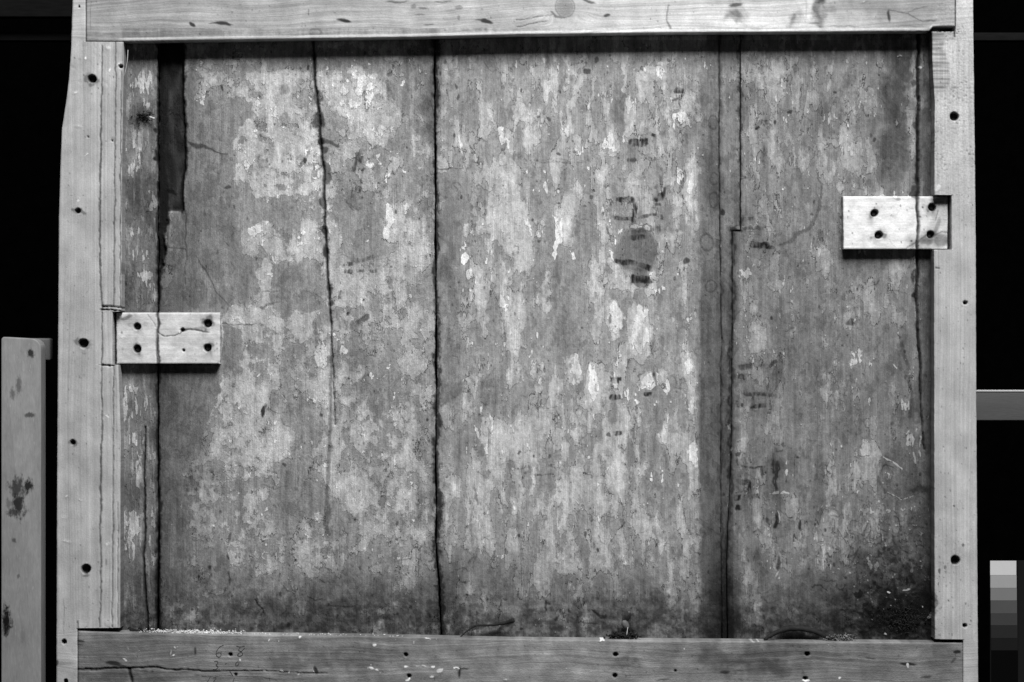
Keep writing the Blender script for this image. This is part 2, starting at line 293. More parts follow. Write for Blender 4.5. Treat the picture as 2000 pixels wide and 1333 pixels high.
line(ST, [(362, 412), (364, 480), (363, 555)], [1.4, 1.2, .6], .7)
line(ST, [(330, 413), (328, 480), (330, 484), (362, 484)], [1.4, 1.4, 1.2, 1.0], .6)
add(ST, 318, 530, 7, 10, .6); add(ST, 330, 378, 12, 5, .5, ang=20)
for pts, wd, v in [([(1405, 60), (1405, 300), (1408, 640), (1408, 1000), (1411, 1240)], [6, 5, 7, 8, 14], -.35), ([(1447, 60), (1447, 440)], [6, 5], -.35), ([(1431, 452), (1431, 700), (1429, 900), (1422, 1010), (1418, 1100), (1420, 1240)], [8, 8, 8, 10, 14, 20], -.5),
                    ([(310, 530), (310, 800), (312, 1240)], [9, 11, 14], -.5), ([(852, 80), (852, 500), (854, 800), (854, 1000), (863, 1240)], [10, 6, 8, 8, 12], -.35), ([(1794, 80), (1793, 600), (1800, 860)], [6, 5, 4], -.25), ([(620, 190), (636, 450), (646, 640)], [5, 5, 4], -.2)]:
    G = np.zeros((H, W), np.float32); line(G, pts, wd, 1.0, warp=.9, soft=.9); TN += v * G * (~botr) * (YY > 60)
# glue drops on the crack and the other stains, then painted twig shadows
for (x, y, a, b, v) in [(616, 130, 5, 14, .5), (622, 190, 8, 14, .62), (620, 236, 9, 11, .72), (633, 299, 6, 7, .7), (635, 327, 7, 7, .7), (635, 344, 8, 14, .72), (629, 398, 6, 9, .75), (636, 452, 7, 7, .85), (635, 488, 6, 10, .85),
                        (641, 562, 4, 9, .7), (645, 592, 5, 6, .75), (627, 279, 6, 7, .95), (304, 256, 5, 6, .9), (329, 263, 6, 6, .9), (307, 308, 7, 6, .9), (318, 200, 5, 8, .7), (340, 235, 5, 7, .5), (1328, 205, 2, 6, .7),
                        (1785, 163, 4, 7, .7), (1788, 246, 4, 6, .7), (1787, 375, 6, 10, .75), (1785, 540, 7, 10, .75), (1790, 577, 5, 5, .9), (512, 806, 4.5, 16, .95), (517, 793, 3, 6, .8), (436, 168, 3, 8, .8), (445, 365, 8, 3, .7), (459, 406, 2.5, 5, .8),
                        (707, 586, 3, 3, .95), (683, 609, 1.5, 2, .9), (665, 857, 1.5, 1.5, .9), (1050, 230, 4, 4, .7), (1073, 230, 5, 4.5, .7), (1091, 303, 3.5, 4, .75), (1122, 300, 3.5, 4, .6), (1339, 513, 7, 6, .8), (1412, 415, 7, 8, .85),
                        (1543, 215, 4, 5, .8), (1513, 243, 3.5, 6, .85), (1482, 248, 3, 4, .9), (1662, 630, 9, 8, .7), (1653, 656, 1.8, 1.8, .95), (1510, 712, 7, 6, .75), (1518, 930, 4.5, 28, .8), (1516, 1016, 5.5, 17, .9), (1561, 1026, 4, 9, .85),
                        (1520, 1100, 3, 14, .7), (1803, 1164, 10, 7, .97), (912, 1165, 2.6, 2.6, .95), (1067, 1183, 3, 10, .8), (558, 910, 4, 4, .7), (605, 912, 3, 2, .8), (928, 965, 3.5, 24, .5), (922, 1040, 3, 40, .35), (1188, 850, 4.5, 5, .75),
                        (1012, 882, 3, 4, .8), (1163, 851, 3, 3, .7), (1192, 627, 2, 10, .6), (1190, 455, 3, 16, .55), (1145, 140, 8, 6, .75), (1064, 120, 4, 14, .5), (1165, 117, 5, 5, .7), (1330, 190, 2, 8, .7), (1318, 192, 6, 3, .7),
                        (835, 208, 10, 16, .35), (757, 170, 4, 10, .5), (735, 195, 10, 12, .4), (760, 143, 6, 8, .55), (892, 172, 3, 6, .7), (897, 193, 2.5, 6, .7), (447, 1050, 3, 12, .6), (446, 1088, 2, 6, .7), (447, 1130, 3, 14, .55), (448, 1165, 4, 8, .5),
                        (1330, 1165, 9, 5, .4), (1340, 1210, 5, 12, .5), (1180, 1205, 8, 5, .8), (1230, 1200, 6, 4, .6), (640, 1008, 4, 22, .5)]:
    k = 1.3 if 600 < x < 660 or 1780 < x < 1800 else 1.0
    top(ST, x, y, a * k, b * k, v, warp=.7, soft=.2)
top(ST, 1560, 1243, 52, 8, .85, warp=1.2, soft=.4); line(ST, [(1003, 1216), (975, 1232), (940, 1247)], [3, 6, 5], .8, warp=.6)  # shadow under each twig, painted into the panel's colour
top(ST, 1215, 1236, 20, 8, .9, warp=1.6, soft=.4); top(ST, 1222, 1214, 7, 13, .8, warp=.8, soft=.3)
# rings of dried drops
for (x, y, a, b) in [(1392, 240, 9, 13), (1381, 474, 13, 15), (1388, 560, 10, 12), (1395, 390, 9, 14), (1394, 350, 8, 12), (614, 135, 6, 14)]:
    s, r = shape(x, y, a, b, 0, .3, 2); ST[s] = np.maximum(ST[s], .5 * sst(.22, .08, np.abs(r - 1)))
for (x, y, r0, v) in [(515, 320, 11, -.42), (588, 316, 11, -.36), (558, 178, 9, -.36), (556, 232, 10, -.42), (560, 412, 14, -.2), (1243, 490, 41, -.42), (1252, 545, 17, -.3), (1250, 442, 18, -.3), (1330, 492, 12, -.15), (1390, 480, 18, -.12)]:
    add(TN, x, y, r0, r0 * 1.1, v, soft=.12, warp=.6)
for (x, y, a, b) in [(1243, 490, 41, 45), (1252, 545, 17, 17)]:
    s, r = shape(x, y, a, b, 0, .6, 2); k = sst(1.05, .95, r); F2[s] -= .5 * k; F1[s] = F1[s] * (1 - k) + .44 * k; F3[s] = F3[s] * (1 - k) + .52 * k
s, r = shape(1243, 492, 44, 52, 0, .6, 2); F2[s] += .35 * sst(.16, .04, np.abs(r - 1)) * (perlin(30, 30, 460)[s] > -.15)
# remains of stencilled lettering, mostly lost
bars = [(1247, 279, 18, 8, .62, 0), (1277, 267, 8, 4, .65, 25), (1327, 176, 11, 6, .62, 5), (1235, 312, 11, 4, .5, -8), (1272, 311, 8, 4, .55, 0), (1222, 390, 19, 5, .68, -4), (1237, 412, 5, 22, .7, 6), (1222, 428, 20, 5, .68, -6), (1266, 424, 22, 4, .55, -6),
        (1288, 384, 12, 7, .68, -30), (1297, 378, 5, 12, .62, 20), (1287, 399, 7, 4, .7, 0), (1183, 420, 9, 3, .5, 50), (1290, 345, 4, 18, .4, 0), (1260, 365, 22, 4, .35, 0), (1292, 425, 3, 6, .6, 0), (1222, 514, 21, 6, .60, 6), (1258, 522, 15, 6, .68, 16), (1251, 547, 21, 7, .66, -6), (1247, 463, 15, 6, .58, 0),
        (1285, 449, 46, 4, .38, -1), (1200, 744, 9, 6.5, .75, -2), (1211, 741, 4, 4, .7, 0), (1200, 775, 11, 6.5, .75, -2), (1264, 771, 6, 4, .7, 0), (1207, 848, 9, 4, .6, 0), (1210, 871, 3, 5, .6, 0), (1074, 909, 6, 3, .5, 0), (1050, 929, 9, 2.5, .55, 0), (1072, 928, 10, 2.5, .5, 0),
        (694, 318, 4, 18, .5, 8), (706, 352, 3, 26, .5, 4), (690, 375, 3, 12, .5, 0), (704, 310, 5, 10, .55, 10), (684, 517, 6, 5, .6, -10), (708, 505, 22, 5, .42, -8), (681, 533, 8, 5, .6, -6), (705, 529, 8, 3, .6, 0), (728, 532, 6, 4, .5, 0), (683, 635, 24, 10, .4, -4), (708, 622, 14, 5, .5, -24), (664, 575, 6, 8, .5, 0),
        (1482, 477, 20, 6, .78, -3), (1500, 480, 14, 3, .6, 0), (1470, 447, 20, 4, .45, 0), (1460, 430, 12, 4, .4, 0), (1450, 736, 9, 6, .6, 0), (1456, 715, 14, 6, .45, 0), (1494, 716, 10, 5, .45, 0), (1475, 768, 26, 4.5, .55, 6), (1508, 772, 10, 4.5, .6, 0), (1446, 792, 6, 5, .6, 0), (1482, 793, 16, 4, .72, -3), (1500, 760, 4, 16, .4, 0), (1472, 785, 4, 12, .35, 0),
        (1440, 971, 8, 6, .8, 0), (1461, 955, 5, 20, .75, -6), (1474, 970, 12, 5, .62, -4), (1450, 944, 12, 6, .5, 0), (1441, 992, 6, 6, .8, 0), (1452, 910, 16, 3, .5, 2), (1480, 912, 18, 2.5, .55, 0), (1490, 925, 4, 12, .5, 0), (1441, 888, 5, 4, .5, 0), (1512, 905, 5, 20, .6, 0), (1468, 340, 5, 12, .4, 0), (1490, 240, 10, 5, .45, 0), (1490, 300, 5, 20, .3, 0),
        (590, 1052, 12, 4, .35, 0), (650, 1075, 30, 8, .28, 0), (700, 1010, 26, 10, .25, 0), (375, 955, 14, 8, .3, 0), (380, 930, 12, 5, .25, 0), (1230, 350, 30, 4, .25, 0), (1500, 1020, 10, 4, .5, 60), (1100, 318, 44, 2, .35, 0), (1090, 312, 30, 1.5, .3, 0), (1440, 905, 3, 10, .4, 0)]
for (x, y, a, b, v, an) in bars:
    top(ST, x, y, a, b, min(.96, v * 1.45), ang=an, warp=.5, soft=.18, power=5, brk=BRK)
# curved drips, scratches, named cracks in the paint
for pts, wd, v in [([(362, 273), (376, 283), (400, 290), (445, 304)], [1, 4, 3, 1.4], .72), ([(627, 276), (645, 279), (662, 287)], [6, 5, 3], .68), ([(380, 495), (400, 528), (425, 570), (445, 596)], [1, 1.6, 1.6, 1], .55),
                   ([(432, 633), (515, 633)], [.9, .9], .75), ([(510, 568), (546, 568)], [1, .8], .7), ([(512, 600), (520, 595), (545, 592)], [4, 2, 1], .6), ([(850, 322), (858, 330), (905, 330)], [2, 1.6, .6], .7),
                   ([(1599, 346), (1606, 362), (1600, 400), (1590, 436), (1578, 450), (1556, 458), (1546, 470), (1520, 476)], [1.4, 3, 3, 4, 4, 4, 5, 2], .5), ([(1762, 672), (1770, 700), (1772, 735), (1780, 765), (1779, 815)], [5, 4, 4, 3.4, 4], .5),
                   ([(1710, 890), (1712, 930), (1735, 965), (1760, 978)], [2, 3, 2, 2], .4), ([(1740, 568), (1785, 578)], [.8, 1], .6), ([(515, 800), (540, 808)], [1, 1], .6), ([(770, 850), (800, 870)], [1, 1], .2),
                   ([(1130, 1216), (1145, 1221), (1165, 1216)], [1.8, 1.8, 1], .65), ([(1160, 1192), (1178, 1206)], [1.6, 3], .8), ([(1015, 1175), (1035, 1190), (1060, 1195), (1080, 1187)], [1, 1, 1, .8], .45), ([(640, 1181), (656, 1183), (672, 1186), (690, 1184)], [1.2, 1.4, 1.6, 1], .7),
                   ([(600, 1168), (615, 1175), (628, 1171)], [1, 1.5, 1], .7), ([(552, 1136), (562, 1156), (575, 1154)], [1, 1.2, 1], .6), ([(500, 1174), (510, 1188), (516, 1198)], [2.4, 1.4, 1], .8), ([(625, 1130), (636, 1140)], [1.4, 1.4], .7),
                   ([(502, 960), (515, 950), (535, 956), (560, 952)], [1, 1, 1, .7], .5), ([(505, 842), (518, 850), (520, 870), (505, 878)], [.9, .9, .9, .9], .5), ([(438, 470), (447, 480)], [1, 1], .5), ([(1545, 1010), (1556, 1003)], [1, 1], .5), ([(1740, 1100), (1760, 1085), (1745, 1060), (1742, 1030)], [3, 3, 2, 2], .5)]:
    line(ST, pts, wd, v, warp=.45, soft=.5)
for pts in [[(1725, 893), (1740, 901), (1762, 915)], [(1743, 712), (1751, 720)], [(1783, 885), (1788, 905)], [(1734, 962), (1760, 976), (1790, 968)]]:
    line(F2, pts, 1.7, .6, warp=.2, mode='add')
# cracked and lifting paint: short wandering hairlines, specks and chips
def inside(): return rs.uniform(362, 1815), rs.uniform(90, 1235)
for i in range(760):
    x, y = inside()
    if rs.rand() < .35: y = rs.uniform(1000, 1235)
    a = rs.uniform(-.6, .6) if rs.rand() < .7 else rs.uniform(-3, 3); L = rs.uniform(8, 30); pts = [(x, y)]
    for k in range(4):
        a += rs.uniform(-.9, .9); x += math.cos(a) * L / 4; y += math.sin(a) * L / 4; pts.append((x, y))
    line(ST, pts, rs.uniform(.6, 1.15), rs.uniform(.3, .65), warp=.6)
for i in range(3600):
    x, y = inside()
    if rs.rand() < .25: x, y = rs.normal(1735, 60), rs.normal(1150, 80)
    if rs.rand() < .18: y = 1240 - rs.exponential(60)
    q = rs.uniform(.6, 1.6) if rs.rand() < .85 else rs.uniform(1.6, 3.2)
    top(ST, x, y, q * rs.uniform(.7, 1.2), q * rs.uniform(.8, 2), rs.uniform(.3, .8), warp=.3)
for i in range(420):
    x, y = inside(); q = rs.uniform(.8, 2.0)
    if rs.rand() < .3: x, y = rs.normal(1735, 60), rs.normal(1130, 110)
    add(F2, x, y, q, q * 1.2, .5, warp=.2); add(HT, x, y, q, q, .7, warp=.2)
# clotted dirt at the lower right
for i in range(150):
    x = min(1818, rs.normal(1752, 38)); y = min(1246, rs.normal(1200, 30))
    top(ST, x, y, rs.uniform(2, 9), rs.uniform(2, 8), rs.uniform(.5, .95), warp=1)
for (x, y, a, b, v) in [(1650, 1188, 10, 5, .85), (1680, 1197, 12, 6, .9), (1655, 1165, 6, 10, .6), (1745, 1140, 5, 20, .7), (1760, 1212, 40, 26, .92), (1720, 1192, 18, 16, .9), (1785, 1190, 18, 16, .9), (1730, 1225, 20, 14, .85), (1700, 1205, 12, 8, .8), (1750, 1165, 8, 16, .85), (1820, 1180, 6, 50, .6), (1760, 960, 14, 10, .3), (1795, 955, 16, 10, .6)]:
    top(ST, x, y, a, b, v, warp=2, soft=.5)
HT += ramp(1150, 1200, YY) * ~botr * (XX > 1640) * (XX < 1820) * (perlin(14, 12, 470) + perlin(6, 5, 471) * .6) * 1.0

TB = np.interp(XX, [168, 240, 500, 800, 1000, 1300, 1600, 1815, 1822, 1866], [80.5, 81, 77, 73, 68, 64, 62.5, 61, 52.5, 51.5])
offp = (YY < TB) | (botr & (XX > 152) & (XX < 1882)); ST[offp] = 0; HT[offp] = 0; TN[offp & (YY < 100)] = np.maximum(TN[offp & (YY < 100)], -1)
# tangled cobweb fibres, light and dark, over the lower right of the panel
for i in range(330):
    x, y = rs.normal(1735, 70), rs.normal(1090, 95)
    if not (1460 < x < 1815 and 860 < y < 1240): continue
    a = rs.uniform(0, 6.28); b = rs.uniform(-.6, .6); L = rs.uniform(10, 42); pts = [(x, y)]
    for k in range(5):
        a += b + rs.uniform(-.3, .3); x += math.cos(a) * L / 5; y += math.sin(a) * L / 5; pts.append((min(x, 1819), min(y, 1243)))
    if i % 2: line(ST, pts, rs.uniform(.6, 1.6), rs.uniform(.3, .75), warp=.5)
    elif i % 3: line(F2, pts, rs.uniform(.6, 1.3), rs.uniform(.15, .45), warp=.5, mode='add')
# --- frame marks: holes, nail pits, grain cracks, chips
def hole(x, y, r, depth=16, a=1.0):
    top(ST, x, y, r, r * a, .985, warp=.12, soft=.14)  # rusty hole walls, blackened to paint in the shade inside
    s, q = shape(x, y, r, r * a, 0, .12, 2); HT[s] -= depth * sst(1.08, .8, q)
for (x, y, q) in [(180, 156, 8), (163, 672, 9), (168, 1114, 9), (1864, 229, 8.6), (1866, 1096, 8.8), (268, 638, 8), (268, 682, 8), (406, 633, 8), (405, 680, 8), (1708, 417, 8), (1716, 460, 8), (1821, 405, 8), (1817, 459, 8), (142, 864, 5), (152, 412, 5)]:
    add(TN, x, y + 1, q * 1.4, q * 1.5, -.18, soft=.6, warp=1.2); top(ST, x, y, q * 1.12, q * 1.12, .5, warp=1.6, soft=.25)
for h in [(180, 154, 8), (152, 412, 5), (163, 671, 9), (142, 864, 4.6), (168, 1112, 9), (125, 1254, 4.6), (128, 1331, 4), (1864, 228, 8.6), (1885, 591, 3.8), (1866, 1095, 8.8), (1884, 1223, 3.8), (236, 130, 4),
          (268, 638, 7), (268, 682, 7.5), (406, 633, 7.5), (405, 680, 7.5), (357, 645, 3.6), (359, 685, 3), (1708, 417, 7.2), (1716, 460, 7.2), (1821, 405, 7.6), (1817, 459, 7),
          (450, 1279, 3.2), (793, 1279, 3.6), (799, 1321, 3.8), (1203, 1279, 4), (1201, 1320, 4.2), (1320, 1311, 2.4), (1577, 1278, 4.4), (1573, 1325, 4), (460, 1318, 3), (155, 13, 2), (172, 267, 1.4), (880 - 661, 275, 2)]:
    hole(*h, depth=14 if h[2] > 3 else 5)
for (x, y, a, b, v, an) in [(178, 166, 6, 4, .5, 0), (165, 689, 5, 2, .3, 0), (168, 1124, 8, 3, .5, 0), (375, 48, 8, 4, .93, 30), (435, 47, 18, 3.5, .92, 6), (424, 45, 16, 1.6, .85, 0), (672, 42, 14, 3.6, .95, 6), (950, 42, 13, 4, .92, 14), (940, 39, 12, 2, .7, 0), (838, 49, 11, 1.5, .75, 0),
                            (775, 3, 24, 2, .6, -2), (865, 4, 18, 1.6, .6, 0), (808, 13, 6, 5, .45, 0), (828, 15, 9, 2, .55, 0), (895, 15, 9, 4, .5, 0), (895, 35, 4, 6, .45, 0), (820, 27, 12, 1.5, .5, 0), (940, 56, 14, 3, .35, 0), (910, 60, 10, 3, .3, 0), (1187, 32, 7, 3, .85, 0), (1150, 2, 16, 3, .75, 10), (1438, 10, 14, 4, .8, -8),
                            (1440, 28, 14, 5, .4, 20), (1735, 30, 3, 14, .85, -8), (1600, 2, 10, 4, .6, 0), (1605, 30, 14, 6, .35, 0), (1547, 32, 9, 6, .35, 0), (1475, 52, 26, 2, .3, 0), (1815, 41, 16, 2, .55, -3), (1650, 52, 30, 2, .4, 0), (1590, 47, 12, 2, .5, -6), (1770, 52, 30, 2, .3, 0),
                            (222, 1296, 16, 5, .9, 8), (240, 1300, 18, 2, .8, 14), (382, 1271, 3, 8, .75, 0), (618, 1310, 4, 9, .9, -14), (899, 1313, 2.5, 12, .9, 0), (906, 1306, 10, 2, .7, 0), (1415, 1313, 10, 3, .8, -4), (1440, 1312, 12, 1.6, .5, 0), (1772, 1297, 17, 3, .93, 8), (1700, 1285, 12, 1.5, .7, 12), (1810, 1323, 12, 2, .7, -6),
                            (1870, 1274, 8, 4, .95, 0), (1862, 1290, 8, 3, .6, -40), (1295, 1328, 16, 2, .6, 0), (158, 1252, 8, 2.4, .85, 4), (156, 1260, 8, 2, .5, 0), (120, 1297, 30, 4, .35, 0), (112, 1296, 4, 6, .8, 0), (220, 270, 5, 3, .3, 0), (210, 440 // 1, 1.5, 6, .2, 0), (208, 1098, 2, 8, .5, 0), (140, 1270, 2, 6, .2, 0),
                            (246, 640 - 20, 12, 4, .6, -25), (1840, 394, 16, 9, .6, 0), (1756, 391, 5, 3, .5, 0), (1796, 423, 3, 2, .8, 20), (1656, 413, 2, 2, .8, 0), (1710, 397, 1.6, 2, .8, 0), (1803, 406, 2, 2, .8, 0), (1782, 471, 2, 2, .8, 0), (1795, 480, 2, 1.5, .8, 0), (1812, 470, 14, 9, .45, 0), (1838, 470, 14, 14, .5, 0), (1830, 440, 5, 20, .4, 20), (1845, 420, 8, 14, .25, 0),
                            (238, 648, 2, 3, .6, 0), (238, 682, 2, 4, .3, 0), (345, 672, 8, 14, .12, 0)]:
    top(ST, x, y, a, b, v, ang=an, warp=.3, soft=.3)
for pts, wd, v, dep in [([(199, 90), (198, 200), (196, 330), (195, 480), (197, 560), (200, 620), (199, 800), (196, 1000), (197, 1130), (195, 1225)], [1.1, 1.4, 2.2, 1.9, 2.2, 1.3, 1.5, 1.9, 1.3, 1.3], .8, -1.2), ([(226, 85), (225, 250), (224, 400), (222, 598)], [1.2, 1.3, 1.3, 1.2], .75, -1.5),
                        ([(222, 716), (221, 900), (221, 1060), (219, 1225)], [1.1, 1.1, 1.2, 1.1], .8, -1.5), ([(237, 140), (236, 300), (235, 598)], [1, 1.2, 1.2], .75, -1.2), ([(231, 980), (230, 1225)], [.8, 1.2], .6, -1), ([(227, 740), (229, 980)], [.6, .8], .25, -.5),
                        ([(199, 599), (237, 601)], [1.4, 1.4], .95, -4), ([(197, 605), (237, 607)], [1.6, 1.2], .95, -4), ([(201, 713), (222, 714)], [1.4, 1.4], .95, -4), ([(307, 611), (308, 660), (305, 690), (306, 712)], [1.3, 1.2, 1.2, 1.2], .85, -3), ([(288, 613), (302, 633), (307, 645)], [.8, .8, .8], .5, -.5),
                        ([(308, 650), (322, 658), (340, 657), (352, 652), (358, 646), (372, 644), (386, 645), (412, 650)], [.8, 1.2, 1.2, 1.4, 2.4, 1.4, 1.6, .8], .85, -.8), ([(375, 643), (400, 640), (420, 636)], [2, 2, 1], .45, 0), ([(1772, 485), (1790, 474), (1815, 456)], [1.6, 2, 2], .6, -.6), ([(1778, 486), (1800, 470)], [.8, .8], .6, 0),
                        ([(1826, 430), (1832, 412)], [1, 1], .6, 0), ([(1822, 462), (1840, 452), (1850, 455)], [2, 1.6, 1], .6, 0), ([(152, 1308), (250, 1305), (300, 1304), (340, 1308), (420, 1311), (520, 1311), (640, 1316)], [1.7, 1.9, 1.5, 1.2, 1.0, .8, .5], .93, -3), ([(253, 1306), (256, 1320), (258, 1333)], [2.6, 2.6, 2.4], .95, -4),
                        ([(380, 1318), (420, 1321), (500, 1322), (540, 1328)], [.7, .8, .8, .7], .8, 0), ([(275, 1311), (300, 1312)], [1, 1], .8, 0), ([(178, 2), (176, 60)], [1, 1], .4, 0), ([(1305, 12), (1302, 40), (1310, 56)], [1.6, 1.4, 3], .6, 0), ([(1574, 2), (1575, 20), (1572, 44)], [2.4, 1, 1], .3, 0),
                        ([(1010, 53), (1040, 47), (1070, 41)], [1, 1, .8], .75, -.6), ([(1010, 40), (1050, 34), (1078, 30)], [1, 1, .8], .7, -.6), ([(1078, 24), (1086, 34), (1102, 35)], [2, 2, 1.6], .6, 0), ([(603, 18), (604, 30)], [1, 1], .6, 0), ([(1735, 18), (1760, 24), (1775, 28), (1800, 42)], [1.4, 1.6, 1.4, 1], .5, 0), ([(1770, 28), (1790, 18), (1812, 14)], [1, 1, 1], .45, 0),
                        ([(124, 1170), (125, 1240)], [.7, .7], .5, 0), ([(1865, 62), (1865, 72)], [1.2, 1], .9, 0), ([(153, 1212), (153, 1228)], [1, 1.2], .9, 0), ([(1828, 524), (1834, 525)], [1.4, 1.4], .9, -1), ([(1500, 1262), (1600, 1260), (1700, 1264)], [.7, .7, .6], .25, 0)]:
    line(ST, pts, wd, v, warp=.2, soft=.5, rough=.7)
    if dep:
        G = np.zeros((H, W), np.float32); line(G, pts, wd, 1.0, warp=.2, soft=.5, rough=.7); HT += dep * G
# knot in the top rail, ring mark, pale plaster flecks, tears
top(ST, 1103, 14, 17, 18, .38, warp=.2, soft=.08); s, r = shape(1103, 14, 19, 20, 0, .2, 2); ST[s] = np.maximum(ST[s], .5 * sst(.12, .03, np.abs(r - 1)))
s, r = shape(616, 62, 12, 6, 0, .3, 2); ST[s] = np.maximum(ST[s], .34 * sst(.4, .1, np.abs(r - 1))); top(ST, 616, 64, 11, 5, .18)
WH = np.zeros((H, W), np.float32)     # white plaster or paint flecks, gypsum dust
for i in range(34):
    x, y = rs.uniform(170, 1840), rs.uniform(1246, 1332); q = rs.uniform(.6, 1.3); top(WH, x, y, q * rs.uniform(.8, 1.6), q, rs.uniform(.4, .9), warp=.3)
for (x, y, a, b, v, an) in [(721, 1304, 8, 2.4, .95, 0), (734, 1307, 5, 1.6, .8, 20), (789, 1306, 8, 3, .95, 14), (828, 1304, 30, 1.2, .7, 0), (850, 1305, 6, 2.4, .9, -6), (797, 1328, 6, 3, .95, -20), (895, 1305, 5, 2, .9, 0), (865, 1312, 5, 4, .6, 0), (848, 1322, 8, 3, .6, 0), (729, 1260, 3, 3, .95, 0), (710, 1070, 3, 3.4, .95, 0), (528, 1250, 2, 2, .9, 0), (545, 1250, 2, 2, .9, 0),
                            (588, 1249, 2.4, 2.4, .9, 0), (809, 1256, 1.6, 4, .6, 0), (550, 1308, 2, 3, .8, 0), (582, 1314, 7, 1.6, .8, -30), (565, 1312, 2, 2, .9, 0), (987, 1328, 7, 3, .7, 0), (615, 1310, 1.4, 9, .6, -14), (335, 1282, 7, 2.4, .8, -8), (344, 1266, 5, 2, .7, 30), (333, 1273, 3, 6, .5, 10), (245, 1285, 4, 2, .7, 0), (468, 1291, 2.4, 3, .8, 0), (260, 1265, 12, 1.2, .5, 10), (272, 1277, 10, 1.4, .5, -20),
                            (1175, 1252, 7, 2, .95, 0), (1150, 1252, 10, 1.4, .6, 0), (842, 1248, 12, 1.4, .8, 0), (1470, 1252, 30, 1.4, .5, 0), (1574, 1327, 5, 3, .9, 0), (1640, 1327, 4, 2.4, .7, 0), (168, 114, 3, 3, .8, 0), (208, 95, 5, 4, .5, 0), (215, 135, 4, 3, .9, -30), (233, 123, 5, 3, .7, 0), (147, 183, 5, 3, .6, -30), (152, 385, 4, 3, .7, 0), (152, 250, 7, 3, .25, -20), (168, 299, 1.6, 1.6, .8, 0), (128, 973, 4, 1.6, .6, 0), (155, 977, 4, 1.6, .6, 0),
                            (126, 1007, 5, 2, .7, 0), (132, 1059, 8, 3, .75, 0), (212, 1061, 5, 3, .6, 0), (167, 1100, 3, 2, .6, 0), (216, 1218, 8, 6, .35, 0), (205, 809, 2, 2, .8, 0), (240, 658, 5, 2, .6, 0), (355, 650, 3, 2.4, .95, 0), (430, 660, 2, 46, .5, 0), (330, 612, 80, 1.2, .4, 0), (1715, 382, 16, 2, .9, 0), (1750, 387, 8, 3, .8, 0), (1745, 484, 80, 2, .4, 0), (1830, 370, 5, 4, .5, 0), (1770, 1298, 3, 6, .6, 20), (1690, 4, 8, 3, .6, -20),
                            (1520, 1120, 1.5, 6, .5, 0), (1800, 1107, 7, 2, .5, 10), (1740, 1172, 16, 2, .5, 10), (1735, 1160, 3, 2, .6, 0), (1818, 1205, 4, 8, .5, 20), (1727, 1243, 4, 2, .6, 0), (1775, 1150, 6, 3, .5, 0), (1810, 220, 12, 2, .45, -20), (1760, 110, 7, 1.5, .7, 5), (1800, 130, 3, 5, .6, 0)]:
    top(WH, x, y, a, b, v, ang=an, warp=.8, soft=.35, brk=BRK if a > 6 else None)
    if a < 10: add(HT, x, y, a, b, .7, ang=an, warp=.5)
for i in range(26):
    x, y = rs.normal(1758, 34), rs.normal(1170, 36)
    if x < 1812: top(WH, x, y, rs.uniform(.8, 2.2), rs.uniform(.7, 1.4), rs.uniform(.3, .8), warp=.5)
# faint specks on the frame
for i in range(900):
    x, y = random.choice([(rs.uniform(118, 234), rs.uniform(90, 1225)), (rs.uniform(1830, 1905), rs.uniform(60, 1240)), (rs.uniform(175, 1860), rs.uniform(2, 70)), (rs.uniform(160, 1875), rs.uniform(1255, 1332)), (rs.uniform(160, 1875), rs.uniform(1255, 1332))])
    top(ST, x, y, rs.uniform(.6, 1.4), rs.uniform(.6, 2.4), rs.uniform(.25, .7), warp=.2)
# grain coordinate of the frame members, bent round the knot
GR = np.where(topr | botr, YY + perlin(240, 90, 500) * 10 + perlin(60, 30, 501) * 2.5, XX + perlin(60, 500, 502) * 6 + perlin(30, 140, 503) * 1.2).astype(np.float32)
kd = np.hypot((XX - 1103) / 2.4, YY - 14)
GR += np.where(topr, 26 * np.exp(-(kd / 26) ** 2) * np.sign(YY - 14) * sst(0, 16, np.abs(YY - 14)), 0)
GR += np.where(topr, .035 * (XX - 1000), 0)


def sample(F, px, py):
    x = np.clip(px, 0, W - 1.001); y = np.clip(py, 0, H - 1.001)
    ix = x.astype(np.int32); iy = y.astype(np.int32); fx = x - ix; fy = y - iy
    return (F[iy, ix] * (1 - fx) + F[iy, ix + 1] * fx) * (1 - fy) + (F[iy + 1, ix] * (1 - fx) + F[iy + 1, ix + 1] * fx) * fy


